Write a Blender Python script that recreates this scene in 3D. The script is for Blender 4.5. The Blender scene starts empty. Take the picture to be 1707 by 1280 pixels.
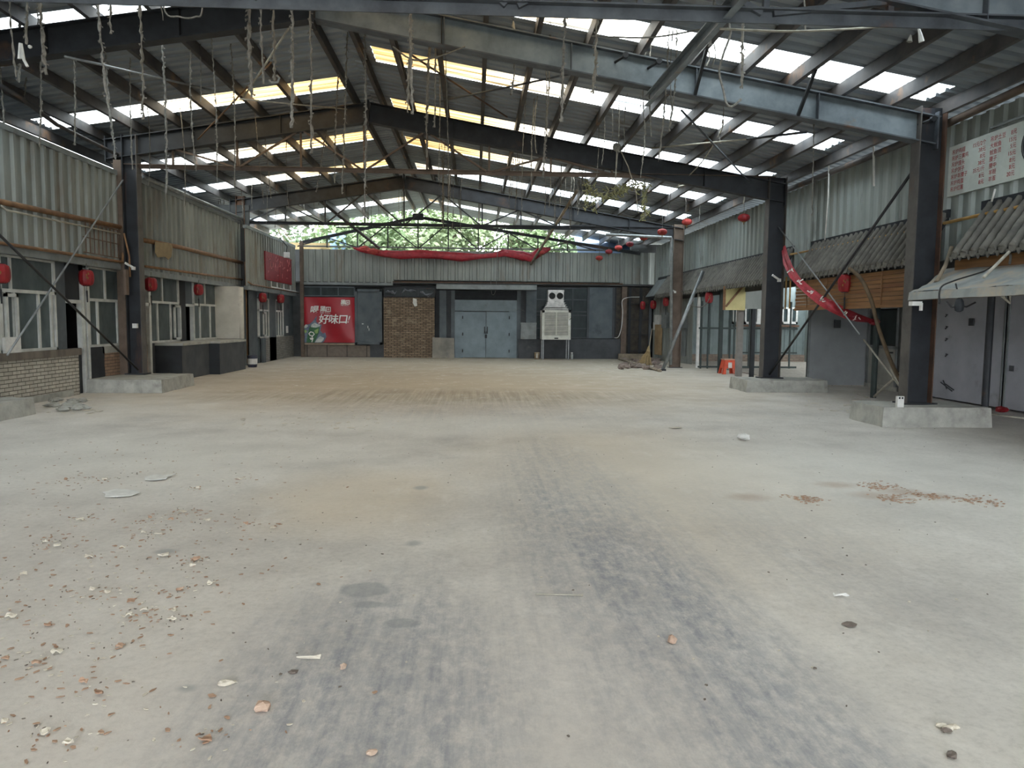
import bpy, bmesh, math, random
from mathutils import Vector, Matrix
SC = bpy.context.scene
COL = SC.collection
R = random.Random(7)

# ---------------------------------------------------------------- camera, sky, exposure
F, CX, CY, EYE = 1250.0, 853.5, 640.0, 1.55          # focal length and centre in pixels of the 1707 x 1280 frame
VPX, VPY, ROLL = 792.0, 535.0, 0.005
_y = Vector(((VPX-CX)/F, -(VPY-CY)/F, -1)).normalized()
_z = Vector((math.sin(ROLL), math.cos(ROLL), 0)); _z = (_z - _y*_z.dot(_y)).normalized()
_x = _y.cross(_z)
CAMROT = Matrix((_x, _y, _z))
cd = bpy.data.cameras.new('camera'); cam = bpy.data.objects.new('camera', cd); COL.objects.link(cam)
cd.sensor_width = 36.0; cd.lens = F/1707*36.0; cd.clip_end = 500
cam.matrix_world = Matrix.Translation((0, 0, EYE)) @ CAMROT.to_4x4()
SC.camera = cam
wd = bpy.data.worlds.new('sky'); SC.world = wd; wd.use_nodes = True
_n = wd.node_tree.nodes; _bg = _n['Background']
_tc = _n.new('ShaderNodeTexCoord'); _sx = _n.new('ShaderNodeSeparateXYZ'); _cr = _n.new('ShaderNodeValToRGB')
wd.node_tree.links.new(_tc.outputs['Generated'], _sx.inputs[0]); wd.node_tree.links.new(_sx.outputs['Z'], _cr.inputs[0])
_cr.color_ramp.elements[0].color = (0.92, 0.95, 1.0, 1); _cr.color_ramp.elements[0].position = 0.0
_cr.color_ramp.elements[1].color = (0.90, 0.97, 1.0, 1); _cr.color_ramp.elements[1].position = 0.6
wd.node_tree.links.new(_cr.outputs[0], _bg.inputs['Color'])
_bg.inputs['Strength'].default_value = 7.0
vs = SC.view_settings; vs.view_transform = 'Standard'; vs.look = 'None'; vs.gamma = 1.0; vs.use_curve_mapping = False
vs.exposure = 0.9
try:
    SC.cycles.use_denoising = True
    SC.cycles.max_bounces = 10; SC.cycles.diffuse_bounces = 5; SC.cycles.transparent_max_bounces = 12
    SC.cycles.sample_clamp_indirect = 6.0
except Exception: pass

# ---------------------------------------------------------------- measuring: a pixel of the photograph to a point on a plane
def _ray(u, v): return CAMROT @ Vector(((u-CX)/F, -(v-CY)/F, -1))
def atx(u, v, X):
    r = _ray(u, v); t = X/r.x; return Vector((X, r.y*t, EYE+r.z*t))
def aty(u, v, Y):
    r = _ray(u, v); t = Y/r.y; return Vector((r.x*t, Y, EYE+r.z*t))
def atz(u, v, Z=0.0):
    r = _ray(u, v); t = (Z-EYE)/r.z; return Vector((r.x*t, r.y*t, Z))

# ---------------------------------------------------------------- materials
def lin(c):
    return tuple(((x/255)/12.92 if x/255 <= .04045 else ((x/255+.055)/1.055)**2.4) for x in c)
def rgba(c): return (*lin(c), 1)
class NT:
    def __init__(s, name):
        s.m = bpy.data.materials.new(name); s.m.use_nodes = True; s.t = s.m.node_tree; s.n = s.t.nodes; s.l = s.t.links
        s.b = s.n['Principled BSDF']
    def N(s, t, **k):
        x = s.n.new('ShaderNode'+t)
        for a, v in k.items(): setattr(x, a, v)
        return x
    def L(s, a, b): s.l.new(a, b)
    def pos(s, stretch=(1,1,1), rot=(0,0,0)):
        g = s.N('NewGeometry'); mp = s.N('Mapping'); s.L(g.outputs['Position'], mp.inputs['Vector'])
        mp.inputs['Scale'].default_value = stretch; mp.inputs['Rotation'].default_value = rot; return mp.outputs[0]
    def noise(s, vec, scale, detail=5, rough=.6, dist=0):
        x = s.N('TexNoise'); x.inputs['Scale'].default_value = scale; x.inputs['Detail'].default_value = detail
        x.inputs['Roughness'].default_value = rough; x.inputs['Distortion'].default_value = dist
        s.L(vec, x.inputs['Vector']); return x.outputs['Fac']
    def ramp(s, fac, stops):
        x = s.N('ValToRGB'); e = x.color_ramp.elements
        e[0].position, e[0].color = stops[0][0], (*stops[0][1], 1) if len(stops[0][1]) == 3 else stops[0][1]
        e[1].position, e[1].color = stops[-1][0], (*stops[-1][1], 1) if len(stops[-1][1]) == 3 else stops[-1][1]
        for p, c in stops[1:-1]:
            q = e.new(p); q.color = (*c, 1)
        s.L(fac, x.inputs[0]); return x.outputs[0]
    def mix(s, fac, a, b, mode='MIX'):
        x = s.N('MixRGB', blend_type=mode)
        for i, w in ((0, fac), (1, a), (2, b)):
            if isinstance(w, (int, float)): x.inputs[i].default_value = w
            elif isinstance(w, tuple): x.inputs[i].default_value = (*w, 1) if len(w) == 3 else w
            else: s.L(w, x.inputs[i])
        return x.outputs[0]
    def math(s, op, a, b=0.0, clamp=False):
        x = s.N('Math', operation=op, use_clamp=clamp)
        for i, w in ((0, a), (1, b)):
            if isinstance(w, (int, float)): x.inputs[i].default_value = w
            else: s.L(w, x.inputs[i])
        return x.outputs[0]
    def bump(s, fac, strength, dist=.02):
        x = s.N('Bump'); x.inputs['Strength'].default_value = strength; x.inputs['Distance'].default_value = dist
        s.L(fac, x.inputs['Height']); s.L(x.outputs[0], s.b.inputs['Normal'])
    def out(s, color, rough=.7, metal=0):
        if isinstance(color, tuple): s.b.inputs['Base Color'].default_value = (*color, 1)
        else: s.L(color, s.b.inputs['Base Color'])
        s.b.inputs['Roughness'].default_value = rough; s.b.inputs['Metallic'].default_value = metal
        return s.m
def mat(name, c1, c2=None, scale=4, rough=.7, metal=0, stretch=(1,1,1), bump=0, dirt=None, dirt_at=.55, dscale=1.2, dstretch=(1,1,1)):
    """worn surface: two tones broken by noise, optional patches of a third (rust, dust, soot)"""
    t = NT(name); c1 = lin(c1); c2 = lin(c2) if c2 else tuple(x*.75 for x in c1)
    f = t.noise(t.pos(stretch), scale); c = t.ramp(f, [(.35, c1), (.68, c2)])
    if dirt:
        g = t.noise(t.pos(dstretch), dscale, 6, .65); k = t.ramp(g, [(dirt_at, (0,0,0)), (dirt_at+.13, (1,1,1))])
        c = t.mix(k, c, lin(dirt))
    if bump: t.bump(t.noise(t.pos(stretch), scale*5), bump)
    return t.out(c, rough, metal)
def brick_mat(name, c1, c2, mortar, axes, bw, bh, gap=.008, rough=.85, dirt=None, dirt_at=.5, bump=.4, msize=None):
    t = NT(name); g = t.N('NewGeometry'); s = t.N('SeparateXYZ'); cb = t.N('CombineXYZ')
    t.L(g.outputs['Position'], s.inputs[0])
    t.L(s.outputs[axes[0]], cb.inputs[0]); t.L(s.outputs[axes[1]], cb.inputs[1])
    b = t.N('TexBrick'); t.L(cb.outputs[0], b.inputs['Vector'])
    b.inputs['Color1'].default_value = rgba(c1); b.inputs['Color2'].default_value = rgba(c2); b.inputs['Mortar'].default_value = rgba(mortar)
    b.inputs['Scale'].default_value = 1; b.inputs['Brick Width'].default_value = bw; b.inputs['Row Height'].default_value = bh
    b.inputs['Mortar Size'].default_value = gap; b.inputs['Mortar Smooth'].default_value = .1
    c = b.outputs['Color']
    c = t.mix(.55, c, t.ramp(t.noise(t.pos(), 9, 5), [(.3, (.55,.55,.55)), (.7, (1.1,1.1,1.1))]), 'MULTIPLY')
    if dirt:
        k = t.ramp(t.noise(t.pos(), 1.6, 6, .7), [(dirt_at, (0,0,0)), (dirt_at+.2, (.8,.8,.8))]); c = t.mix(k, c, lin(dirt))
    t.bump(t.math('SUBTRACT', 1, b.outputs['Fac']), bump, .01)
    return t.out(c, rough)
def glass_mat(name, tint, alpha, rough=.08):
    t = NT(name); t.b.inputs['Specular IOR Level'].default_value = .25; tr = t.N('BsdfTransparent'); tr.inputs[0].default_value = rgba(tint)
    mx = t.N('MixShader'); mx.inputs[0].default_value = alpha
    t.L(tr.outputs[0], mx.inputs[1]); t.L(t.b.outputs[0], mx.inputs[2]); t.L(mx.outputs[0], t.n['Material Output'].inputs[0])
    f = t.noise(t.pos((1,1,.5)), 3); t.out(t.ramp(f, [(.3, lin((118,130,132))), (.7, lin((88,98,100)))]), rough)
    return t.m
def skylight_mat(name, tone):
    """weathered translucent sheet: tan with age near the ridge, clear white lower down the slope"""
    t = NT(name); g = t.N('NewGeometry'); s = t.N('SeparateXYZ'); t.L(g.outputs['Position'], s.inputs[0])
    d = t.math('ABSOLUTE', t.math('ADD', s.outputs['X'], 2.4))
    d = t.math('ADD', d, t.math('MULTIPLY', t.math('SUBTRACT', t.noise(t.pos((.6,3,1)), 1.3, 5), .5), 3.2))
    d = t.math('DIVIDE', d, 9.0)
    c = t.ramp(d, tone)
    rib = t.noise(t.pos((.12, 9, 1)), 1.6, 3)
    c = t.mix(1, c, t.ramp(rib, [(.36, (.14,.15,.16)), (.43, (.55,.55,.55)), (.56, (1,1,1))]), 'MULTIPLY')
    a = t.N('BsdfTranslucent'); t.L(c, a.inputs[0])
    b = t.N('BsdfTransparent'); t.L(c, b.inputs[0])
    mx = t.N('MixShader'); mx.inputs[0].default_value = .5
    t.L(a.outputs[0], mx.inputs[1]); t.L(b.outputs[0], mx.inputs[2]); t.L(mx.outputs[0], t.n['Material Output'].inputs[0])
    t.n.remove(t.b); return t.m

# ---------------------------------------------------------------- mesh builder: collects shapes, links them as ONE object
class MB:
    def __init__(s): s.v = []; s.f = []; s.mi = []; s.k = 0
    def add(s, vs, fs):
        o = len(s.v); s.v += [Vector(v) for v in vs]
        for f in fs: s.f.append([i+o for i in f]); s.mi.append(s.k)
        return s
    def box(s, x0, x1, y0, y1, z0, z1):
        x0, x1 = min(x0,x1), max(x0,x1); y0, y1 = min(y0,y1), max(y0,y1); z0, z1 = min(z0,z1), max(z0,z1)
        return s.add([(x,y,z) for z in (z0,z1) for y in (y0,y1) for x in (x0,x1)],
                     [(0,2,3,1),(4,5,7,6),(0,1,5,4),(2,6,7,3),(0,4,6,2),(1,3,7,5)])
    def bar(s, p, q, w, h, up=(0,0,1)):
        p, q = Vector(p), Vector(q); d = (q-p).normalized(); u = Vector(up)
        if abs(d.dot(u)) > .98: u = Vector((0,1,0))
        a = d.cross(u).normalized(); b = a.cross(d).normalized()
        a *= w/2; b *= h/2
        return s.add([p-a-b, p+a-b, p+a+b, p-a+b, q-a-b, q+a-b, q+a+b, q-a+b],
                     [(0,3,2,1),(4,5,6,7),(0,1,5,4),(1,2,6,5),(2,3,7,6),(3,0,4,7)])
    def ibeam(s, p, q, depth, flange, tf=.022, tw=.016, up=(0,0,1)):
        p, q = Vector(p), Vector(q); d = (q-p).normalized(); u = Vector(up)
        a = d.cross(u).normalized(); b = a.cross(d).normalized()
        o = b*(depth/2-tf/2)
        s.bar(p, q, tw, depth-2*tf, b); s.bar(p+o, q+o, flange, tf, b); s.bar(p-o, q-o, flange, tf, b); return s
    def channel(s, p, q, depth, flange, t=.012, up=(0,0,1), side=1):
        p, q = Vector(p), Vector(q); d = (q-p).normalized(); u = Vector(up)
        a = d.cross(u).normalized()*side; b = a.cross(d).normalized(); b = b if b.dot(u) > 0 else -b
        s.bar(p, q, t, depth, b)
        for k in (1, -1):
            o = b*k*(depth/2-t/2)+a*flange/2
            s.bar(p+o, q+o, flange, t, b)
        return s
    def tube(s, pts, r, n=8, rs=None, closed=False):
        pts = [Vector(p) for p in pts]; m = len(pts); o = len(s.v); a = None
        for i, p in enumerate(pts):
            d = (pts[min(i+1, m-1)]-pts[max(i-1, 0)]).normalized()
            if a is None:
                a = d.cross(Vector((0,0,1)) if abs(d.z) < .9 else Vector((1,0,0))).normalized()
            else: a = (a - d*a.dot(d)).normalized()
            b = d.cross(a); rr = rs[i] if rs else r
            for k in range(n):
                t = 2*math.pi*k/n; s.v.append(p + a*math.cos(t)*rr + b*math.sin(t)*rr)
        for i in range(m-1):
            for k in range(n):
                s.f.append([o+i*n+k, o+i*n+(k+1)%n, o+(i+1)*n+(k+1)%n, o+(i+1)*n+k]); s.mi.append(s.k)
        s.f.append([o+k for k in range(n)][::-1]); s.mi.append(s.k)
        s.f.append([o+(m-1)*n+k for k in range(n)]); s.mi.append(s.k)
        return s
    def lathe(s, c, prof, n=20, axis='z', wob=0):
        c = Vector(c); o = len(s.v)
        for (r, h) in prof:
            for k in range(n):
                t = 2*math.pi*k/n; rr = r*(1+(wob if k % 2 else 0))
                x, y = rr*math.cos(t), rr*math.sin(t)
                s.v.append(c + (Vector((x, y, h)) if axis == 'z' else Vector((x, h, y)) if axis == 'y' else Vector((h, x, y))))
        m = len(prof)
        for i in range(m-1):
            for k in range(n):
                s.f.append([o+i*n+k, o+i*n+(k+1)%n, o+(i+1)*n+(k+1)%n, o+(i+1)*n+k]); s.mi.append(s.k)
        s.f.append([o+k for k in range(n)][::-1]); s.mi.append(s.k)
        s.f.append([o+(m-1)*n+k for k in range(n)]); s.mi.append(s.k)
        return s
    def prism(s, poly, off):
        p = [Vector(a) for a in poly]; off = Vector(off); n = len(p)
        return s.add(p + [a+off for a in p], [list(range(n))[::-1], list(range(n, 2*n))] +
                     [[i, (i+1) % n, n+(i+1) % n, n+i] for i in range(n)])
    def blob(s, c, rx, ry, rz, n=7, jit=.25, rnd=R):
        """a lump: jittered squashed ball"""
        rings = [(-1, .0), (-.6, .75), (0, 1), (.6, .75), (1, .0)]; o = len(s.v); c = Vector(c)
        for h, w in rings:
            for k in range(n):
                t = 2*math.pi*k/n; j = 1+rnd.uniform(-jit, jit)
                s.v.append(c+Vector((rx*w*math.cos(t)*j, ry*w*math.sin(t)*j, rz*h*(1+rnd.uniform(-jit, jit)*.5))))
        for i in range(4):
            for k in range(n):
                s.f.append([o+i*n+k, o+i*n+(k+1)%n, o+(i+1)*n+(k+1)%n, o+(i+1)*n+k]); s.mi.append(s.k)
        return s
    def corr(s, p, u, L, v, H, pitch=.2, depth=.03, nrm=None, top=None):
        """ribbed metal sheet: ribs run along v, profile steps along u; top(t) adds to the length"""
        p, u, v = Vector(p), Vector(u).normalized(), Vector(v).normalized()
        w = Vector(nrm) if nrm else u.cross(v).normalized(); n = max(1, int(round(L/pitch))); q = L/n; pr = []
        for i in range(n):
            for a, b in ((0,0),(.55,0),(.65,1),(.9,1)): pr.append((q*(i+a), b*depth))
        pr.append((L, 0)); o = len(s.v)
        for x, d in pr:
            a = p+u*x+w*d; s.v.append(a); s.v.append(a+v*(H+(top(x) if top else 0)))
        for i in range(len(pr)-1):
            s.f.append([o+2*i, o+2*i+2, o+2*i+3, o+2*i+1]); s.mi.append(s.k)
        return s
    def build(s, name, mats, parent=None, origin=None, smooth=False):
        me = bpy.data.meshes.new(name)
        if parent is not None: org = WL[parent]
        else: org = Vector(origin) if origin is not None else s.base()
        me.from_pydata([v-org for v in s.v], [], s.f)
        for m in (mats if isinstance(mats, (list, tuple)) else [mats]): me.materials.append(m)
        if isinstance(mats, (list, tuple)) and len(mats) > 1: me.polygons.foreach_set('material_index', s.mi)
        if smooth: me.polygons.foreach_set('use_smooth', [True]*len(me.polygons))
        me.update()
        o = bpy.data.objects.new(name, me); COL.objects.link(o)
        if parent is not None: o.parent = parent
        else: o.location = org
        WL[o] = org
        return o
    def base(s):
        xs = [v.x for v in s.v]; ys = [v.y for v in s.v]; zs = [v.z for v in s.v]
        return Vector(((min(xs)+max(xs))/2, (min(ys)+max(ys))/2, min(zs)))
WL = {}
def tag(o, label, cat, group=None, kind=None):
    if label: o['label'] = label
    if cat: o['category'] = cat
    if group: o['group'] = group
    if kind: o['kind'] = kind
    return o
def thing(name, label, cat, loc=(0,0,0), group=None):
    o = bpy.data.objects.new(name, None); COL.objects.link(o); o.location = loc; o.empty_display_size = .2
    WL[o] = Vector(loc); return tag(o, label, cat, group)
def one(name, mb, m, label, cat, group=None, origin=None, smooth=False, kind=None):
    return tag(mb.build(name, m, None, origin, smooth), label, cat, group, kind)
def struct(name, mb, m, parent=None, smooth=False):
    o = mb.build(name, m, parent, None, smooth)
    if parent is None: o['kind'] = 'structure'
    return o
def sroot(name, loc):
    o = bpy.data.objects.new(name, None); COL.objects.link(o); o.location = loc; WL[o] = Vector(loc); o['kind'] = 'structure'; return o
def txt(body, at, size, xd, up, m, parent, name='lettering', align='LEFT', squash=1.0, shear=0, lift=.004, bold=0):
    c = bpy.data.curves.new('t', 'FONT'); c.body = body; c.size = size; c.align_x = align; c.shear = shear; c.offset = bold
    o = bpy.data.objects.new('t', c); COL.objects.link(o); bpy.context.view_layer.update()
    me = bpy.data.meshes.new_from_object(o.evaluated_get(bpy.context.evaluated_depsgraph_get()))
    bpy.data.objects.remove(o); bpy.data.curves.remove(c)
    xd, up = Vector(xd).normalized(), Vector(up).normalized(); n = xd.cross(up); at = Vector(at)
    mb = MB(); mb.add([at+xd*(v.co.x*squash)+up*v.co.y+n*lift for v in me.vertices], [list(p.vertices) for p in me.polygons])
    bpy.data.meshes.remove(me)
    return mb.build(name, m, parent)
_u = ['', 'first', 'second', 'third', 'fourth', 'fifth', 'sixth', 'seventh', 'eighth', 'ninth', 'tenth', 'eleventh', 'twelfth', 'thirteenth',
      'fourteenth', 'fifteenth', 'sixteenth', 'seventeenth', 'eighteenth', 'nineteenth', 'twentieth']
ORD = _u + ['twenty-'+w for w in _u[1:10]] + ['thirtieth'] + ['thirty-'+w for w in _u[1:10]] + ['fortieth'] + ['forty-'+w for w in _u[1:10]]
# ---------------------------------------------------------------- materials of the place
m_steel = mat('weathered_steel', (92,98,104), (62,66,72), 3, .6, .2, dirt=(110,78,58), dirt_at=.62)
m_dark = mat('dark_painted_steel', (48,51,56), (31,34,38), 4, .6, .1, dirt=(80,60,48), dirt_at=.6)
m_rust = mat('rusted_steel', (112,84,66), (78,62,54), 5, .8, .1, dirt=(130,82,52), dirt_at=.6)
m_purlin = mat('dusty_purlin_steel', (88,84,82), (60,60,62), 2.5, .6, .2, dirt=(128,98,74), dirt_at=.58)
m_roof = mat('grey_roof_sheet', (150,158,164), (122,130,138), 1.2, .5, .2, stretch=(.25,2.5,1), dirt=(126,122,114), dirt_at=.58, dscale=.8)
m_clad = mat('grey_green_cladding', (150,154,148), (122,127,124), 1.5, .6, .1, stretch=(1,1,.35), dirt=(126,120,110), dirt_at=.56, dscale=1.6, dstretch=(1,1,.25))
m_cladr = mat('pale_green_cladding', (158,166,162), (134,143,140), 1.5, .6, .1, stretch=(1,1,.3), dirt=(98,100,98), dirt_at=.58, dscale=1.4, dstretch=(1,1,.3))
m_web = mat('blackened_column_web', (42,46,52), (28,31,36), 3, .6, .1, dirt=(92,60,44), dirt_at=.6, dscale=1.6, dstretch=(1,1,.2))
m_flange = mat('grey_brown_flange', (92,88,84), (70,67,65), 3, .65, .1, dirt=(98,76,60), dirt_at=.62)
m_trim = mat('grey_flashing', (132,138,138), (108,113,114), 3, .55, .1, dirt=(98,92,84), dirt_at=.6)
m_concrete = mat('pale_concrete', (176,176,168), (146,146,140), 5, .9, bump=.25, dirt=(120,118,112), dirt_at=.58)
m_plaster = mat('charcoal_plaster', (78,81,84), (62,65,69), 2.5, .9, bump=.15, dirt=(110,110,106), dirt_at=.66)
m_wallgrey = mat('slate_painted_wall', (92,100,104), (74,82,88), 2, .75, dirt=(62,66,70), dirt_at=.6)
m_black = mat('black_painted_wall', (44,48,52), (32,35,39), 3, .8)
m_dkwall = mat('dim_interior_wall', (76,78,78), (56,58,58), 2, .9)
m_cream = mat('cream_plaster', (206,202,190), (184,180,168), 2, .85, dirt=(150,144,132), dirt_at=.64)
m_alu = mat('white_aluminium', (214,216,212), (182,184,180), 4, .45, .1)
m_white = mat('white_plastic', (226,226,222), (196,196,192), 6, .5)
m_galv = mat('galvanised_pipe', (150,154,154), (118,122,124), 6, .45, .5)
m_gdoor = mat('blue_grey_steel_door', (112,126,132), (94,108,114), 2, .5, .15, dirt=(92,98,100), dirt_at=.62)
m_panelv = mat('violet_grey_panel', (176,178,186), (158,160,168), 1.5, .6, dirt=(136,136,138), dirt_at=.62)
m_red = mat('red_lantern_cloth', (148,20,28), (112,14,22), 6, .55)
m_redfade = mat('faded_red_lantern_cloth', (182,66,60), (146,50,48), 6, .7, dirt=(166,132,124), dirt_at=.6, dscale=9)
m_gold = mat('dull_gold_trim', (150,116,62), (112,84,48), 8, .5, .3)
m_redsign = mat('faded_red_board', (138,36,46), (116,28,38), 3, .6, dirt=(170,82,84), dirt_at=.62, dscale=2)
m_poster = mat('red_poster_vinyl', (166,16,34), (148,12,30), 1.2, .4)
m_wood = mat('orange_wood_slat', (144,104,64), (110,78,46), 2, .7, stretch=(1,.25,6), dirt=(112,72,42), dirt_at=.58, dstretch=(1,.3,4))
m_oldwood = mat('grey_old_timber', (150,138,120), (112,102,88), 4, .9, stretch=(1,1,1))
m_bamboo = mat('yellow_bamboo', (190,150,82), (158,118,58), 6, .6)
m_brownpipe = mat('brown_conduit', (142,106,72), (110,80,56), 6, .6)
m_tile = mat('clay_grey_roof_tile', (116,114,107), (88,87,82), 5, .9, bump=.2, dirt=(78,78,76), dirt_at=.58, dscale=3)
m_tiledark = mat('dark_ridge_board', (40,44,50), (28,31,36), 4, .8)
m_canvas = mat('dusty_grey_canvas', (158,162,160), (132,138,136), 3, .85, dirt=(172,162,146), dirt_at=.48, dscale=2)
m_vine = mat('dry_vine', (134,130,122), (92,90,84), 20, .95)
m_vinep = mat('pale_frayed_cord', (146,144,138), (98,97,94), 25, .9)
m_vineg = mat('dry_green_vine', (150,150,108), (116,112,82), 18, .9)
m_rope = mat('thin_wire', (120,118,112), (86,86,84), 12, .7)
m_blackrod = mat('black_rod', (44,44,46), (30,30,32), 8, .6)
m_pale = mat('pale_stick', (186,182,168), (150,146,134), 8, .8)
m_glass = glass_mat('dusty_window_glass', (150,160,162), .72, .2)
m_glassd = glass_mat('dark_window_glass', (70,78,80), .3, .3)
m_orange = mat('orange_plastic', (226,92,58), (196,74,46), 5, .5)
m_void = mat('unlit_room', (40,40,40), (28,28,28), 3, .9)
m_brown = mat('brown_post', (108,92,80), (84,72,62), 4, .7)
m_paper = mat('white_paper', (222,222,218), (194,194,190), 8, .9)
m_char = mat('white_lettering', (240,238,232), (222,220,214), 8, .5)
m_charred = mat('red_lettering', (176,36,48), (156,28,42), 8, .6)
m_bark = mat('tree_bark', (110,98,84), (82,74,62), 6, .9)

# ---------------------------------------------------------------- measured frame of the hall
BY = 31.6                      # back wall
XR, ZR = -2.4, 6.65            # ridge line of the roof sheets
SR_, SL_ = .168, .16
XLE, XRE = -9.6, 8.5
def rz(x): return ZR - (SR_*(x-XR) if x > XR else SL_*(XR-x))
FY = [7.8, 11.6, 17.3, 25.7]   # steel frames

# ---------------------------------------------------------------- floor
def floor_mat():
    t = NT('stained_concrete_floor'); P = t.pos()
    base = t.ramp(t.noise(P, .9, 8, .62), [(.3, lin((178,174,168))), (.5, lin((198,194,187))), (.72, lin((212,208,201)))])
    fine = t.ramp(t.noise(P, 22, 8, .75), [(.3, (.80,.80,.80)), (.5, (1,1,1)), (.72, (1.1,1.1,1.1))])
    c = t.mix(1, base, fine, 'MULTIPLY')
    s = t.N('SeparateXYZ'); t.L(P, s.inputs[0])
    warp = t.math('MULTIPLY', t.math('SUBTRACT', t.noise(P, 1.1, 6, .65), .5), 1.0)
    warp2 = t.math('MULTIPLY', t.math('SUBTRACT', t.noise(P, 8, 6, .7), .5), 1.0)
    def blob(cx, cy, rx, ry, w=.45, wk=1.0, wp=None):
        dx = t.math('DIVIDE', t.math('SUBTRACT', s.outputs['X'], cx), rx); dy = t.math('DIVIDE', t.math('SUBTRACT', s.outputs['Y'], cy), ry)
        d = t.math('SQRT', t.math('ADD', t.math('MULTIPLY', dx, dx), t.math('MULTIPLY', dy, dy)))
        d = t.math('ADD', d, t.math('MULTIPLY', wp or warp, wk))
        mr = t.N('MapRange'); mr.inputs['From Min'].default_value = 1+w; mr.inputs['From Max'].default_value = 1-w
        t.L(d, mr.inputs['Value']); return mr.outputs[0]
    def mx(*ms):
        a = ms[0]
        for b in ms[1:]: a = t.math('MAXIMUM', a, b)
        return a
    streak = t.ramp(t.noise(t.pos((7,.22,1)), 1.6, 7, .7), [(.36, (.15,.15,.15)), (.62, (1,1,1))])
    speck = t.ramp(t.noise(t.pos((1.6,.8,1)), 9, 9, .8), [(.38, (.2,.2,.2)), (.58, (1,1,1))])
    # warm dust drifted over the slab, then a painted light correction at the back
    tan = mx(blob(-1.0,6.6,.8,1.1), blob(-1.5,17,6.5,4.2,.6), blob(1.6,8,1.3,3.0,.6))
    c = t.mix(t.math('MULTIPLY', tan, .5), c, lin((206,190,165)))
    pink = mx(blob(-4.2,3.6,1.9,2.2,.8), blob(.4,2.6,.6,1.6,.6), blob(-1.4,2.4,.8,1.2,.6)); c = t.mix(t.math('MULTIPLY', pink, .35), c, lin((208,200,193)))
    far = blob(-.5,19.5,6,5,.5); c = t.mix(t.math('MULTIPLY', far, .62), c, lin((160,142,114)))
    end = blob(0,29,13,9,.6); c = t.mix(t.math('MULTIPLY', end, .75), c, lin((150,138,116)))  # darker tan painted on the far floor to offset the bright gable light
    # rubber and oil dragged along the hall by wheels
    dk = mx(blob(1.18,2.6,.36,3.6,.5,.5), blob(-.42,3.0,.62,1.3,.5,.8), blob(.85,5.8,.55,3.2,.6,.6), t.math('MULTIPLY', blob(-.1,12.5,2.4,2.0,.6), .35), t.math('MULTIPLY', blob(2.2,5.2,.5,1.6,.6), .35))
    c = t.mix(t.math('MULTIPLY', t.math('MULTIPLY', dk, speck), t.math('MULTIPLY', streak, .8)), c, lin((118,122,131)))
    c = t.mix(t.math('MULTIPLY', t.math('MULTIPLY', dk, speck), .4), c, lin((140,144,151)))
    fs = blob(-.6,15.4,4.0,1.5,.5,.7); c = t.mix(t.math('MULTIPLY', t.math('MULTIPLY', fs, streak), .7), c, lin((130,118,98)))
    # pale washed and scuffed areas, old round stains
    pal = mx(blob(-3.6,8.4,2.4,1.5,.7), blob(3.6,7.6,2.6,1.7,.7), blob(-.6,11.2,2.5,.9,.6)); c = t.mix(t.math('MULTIPLY', pal, .4), c, lin((222,221,214)))
    scf = t.ramp(t.noise(t.pos((1,.55,1)), 2.6, 10, .78), [(.54, (0,0,0)), (.66, (1,1,1))]); c = t.mix(t.math('MULTIPLY', scf, .3), c, lin((226,223,217)))
    grm = t.ramp(t.noise(t.pos((.8,1.1,1)), 3.4, 10, .8), [(.56, (0,0,0)), (.72, (1,1,1))]); c = t.mix(t.math('MULTIPLY', grm, .28), c, lin((150,146,142)))
    stn = mx(blob(-.63,4.25,.145,.12,.12,.9,warp2), blob(-.58,4.02,.1,.05,.2,.9,warp2), blob(-.365,3.76,.095,.06,.15,.8,warp2), blob(-.42,5.15,.05,.06,.5,.6,warp2), blob(-.5,6.9,.06,.08,.4,.6,warp2), blob(-2.05,5.0,.07,.05,.4,1.0,warp2), blob(-1.2,3.1,.04,.03,.5,1.0,warp2))
    c = t.mix(t.math('MULTIPLY', stn, .55), c, lin((132,136,138)))
    brn = mx(*[blob(x,y,.16,.12,.6,1.6,warp2) for x, y in ((3.5,7.0),(3.62,6.55),(2.45,6.5),(4.0,6.7),(4.2,6.5))]); c = t.mix(t.math('MULTIPLY', brn, .45), c, lin((160,134,112)))
    t.bump(t.noise(P, 40, 6, .7), .15, .01)
    return t.out(c, .85)
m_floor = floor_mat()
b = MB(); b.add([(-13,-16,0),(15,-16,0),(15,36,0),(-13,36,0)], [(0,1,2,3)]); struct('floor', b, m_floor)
m_ground = mat('outdoor_ground', (128,124,112), (96,94,84), .6, .95)
b = MB(); b.add([(-120,-90,-.06),(120,-90,-.06),(120,160,-.06),(-120,160,-.06)], [(0,1,2,3)]); struct('ground', b, m_ground)

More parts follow.
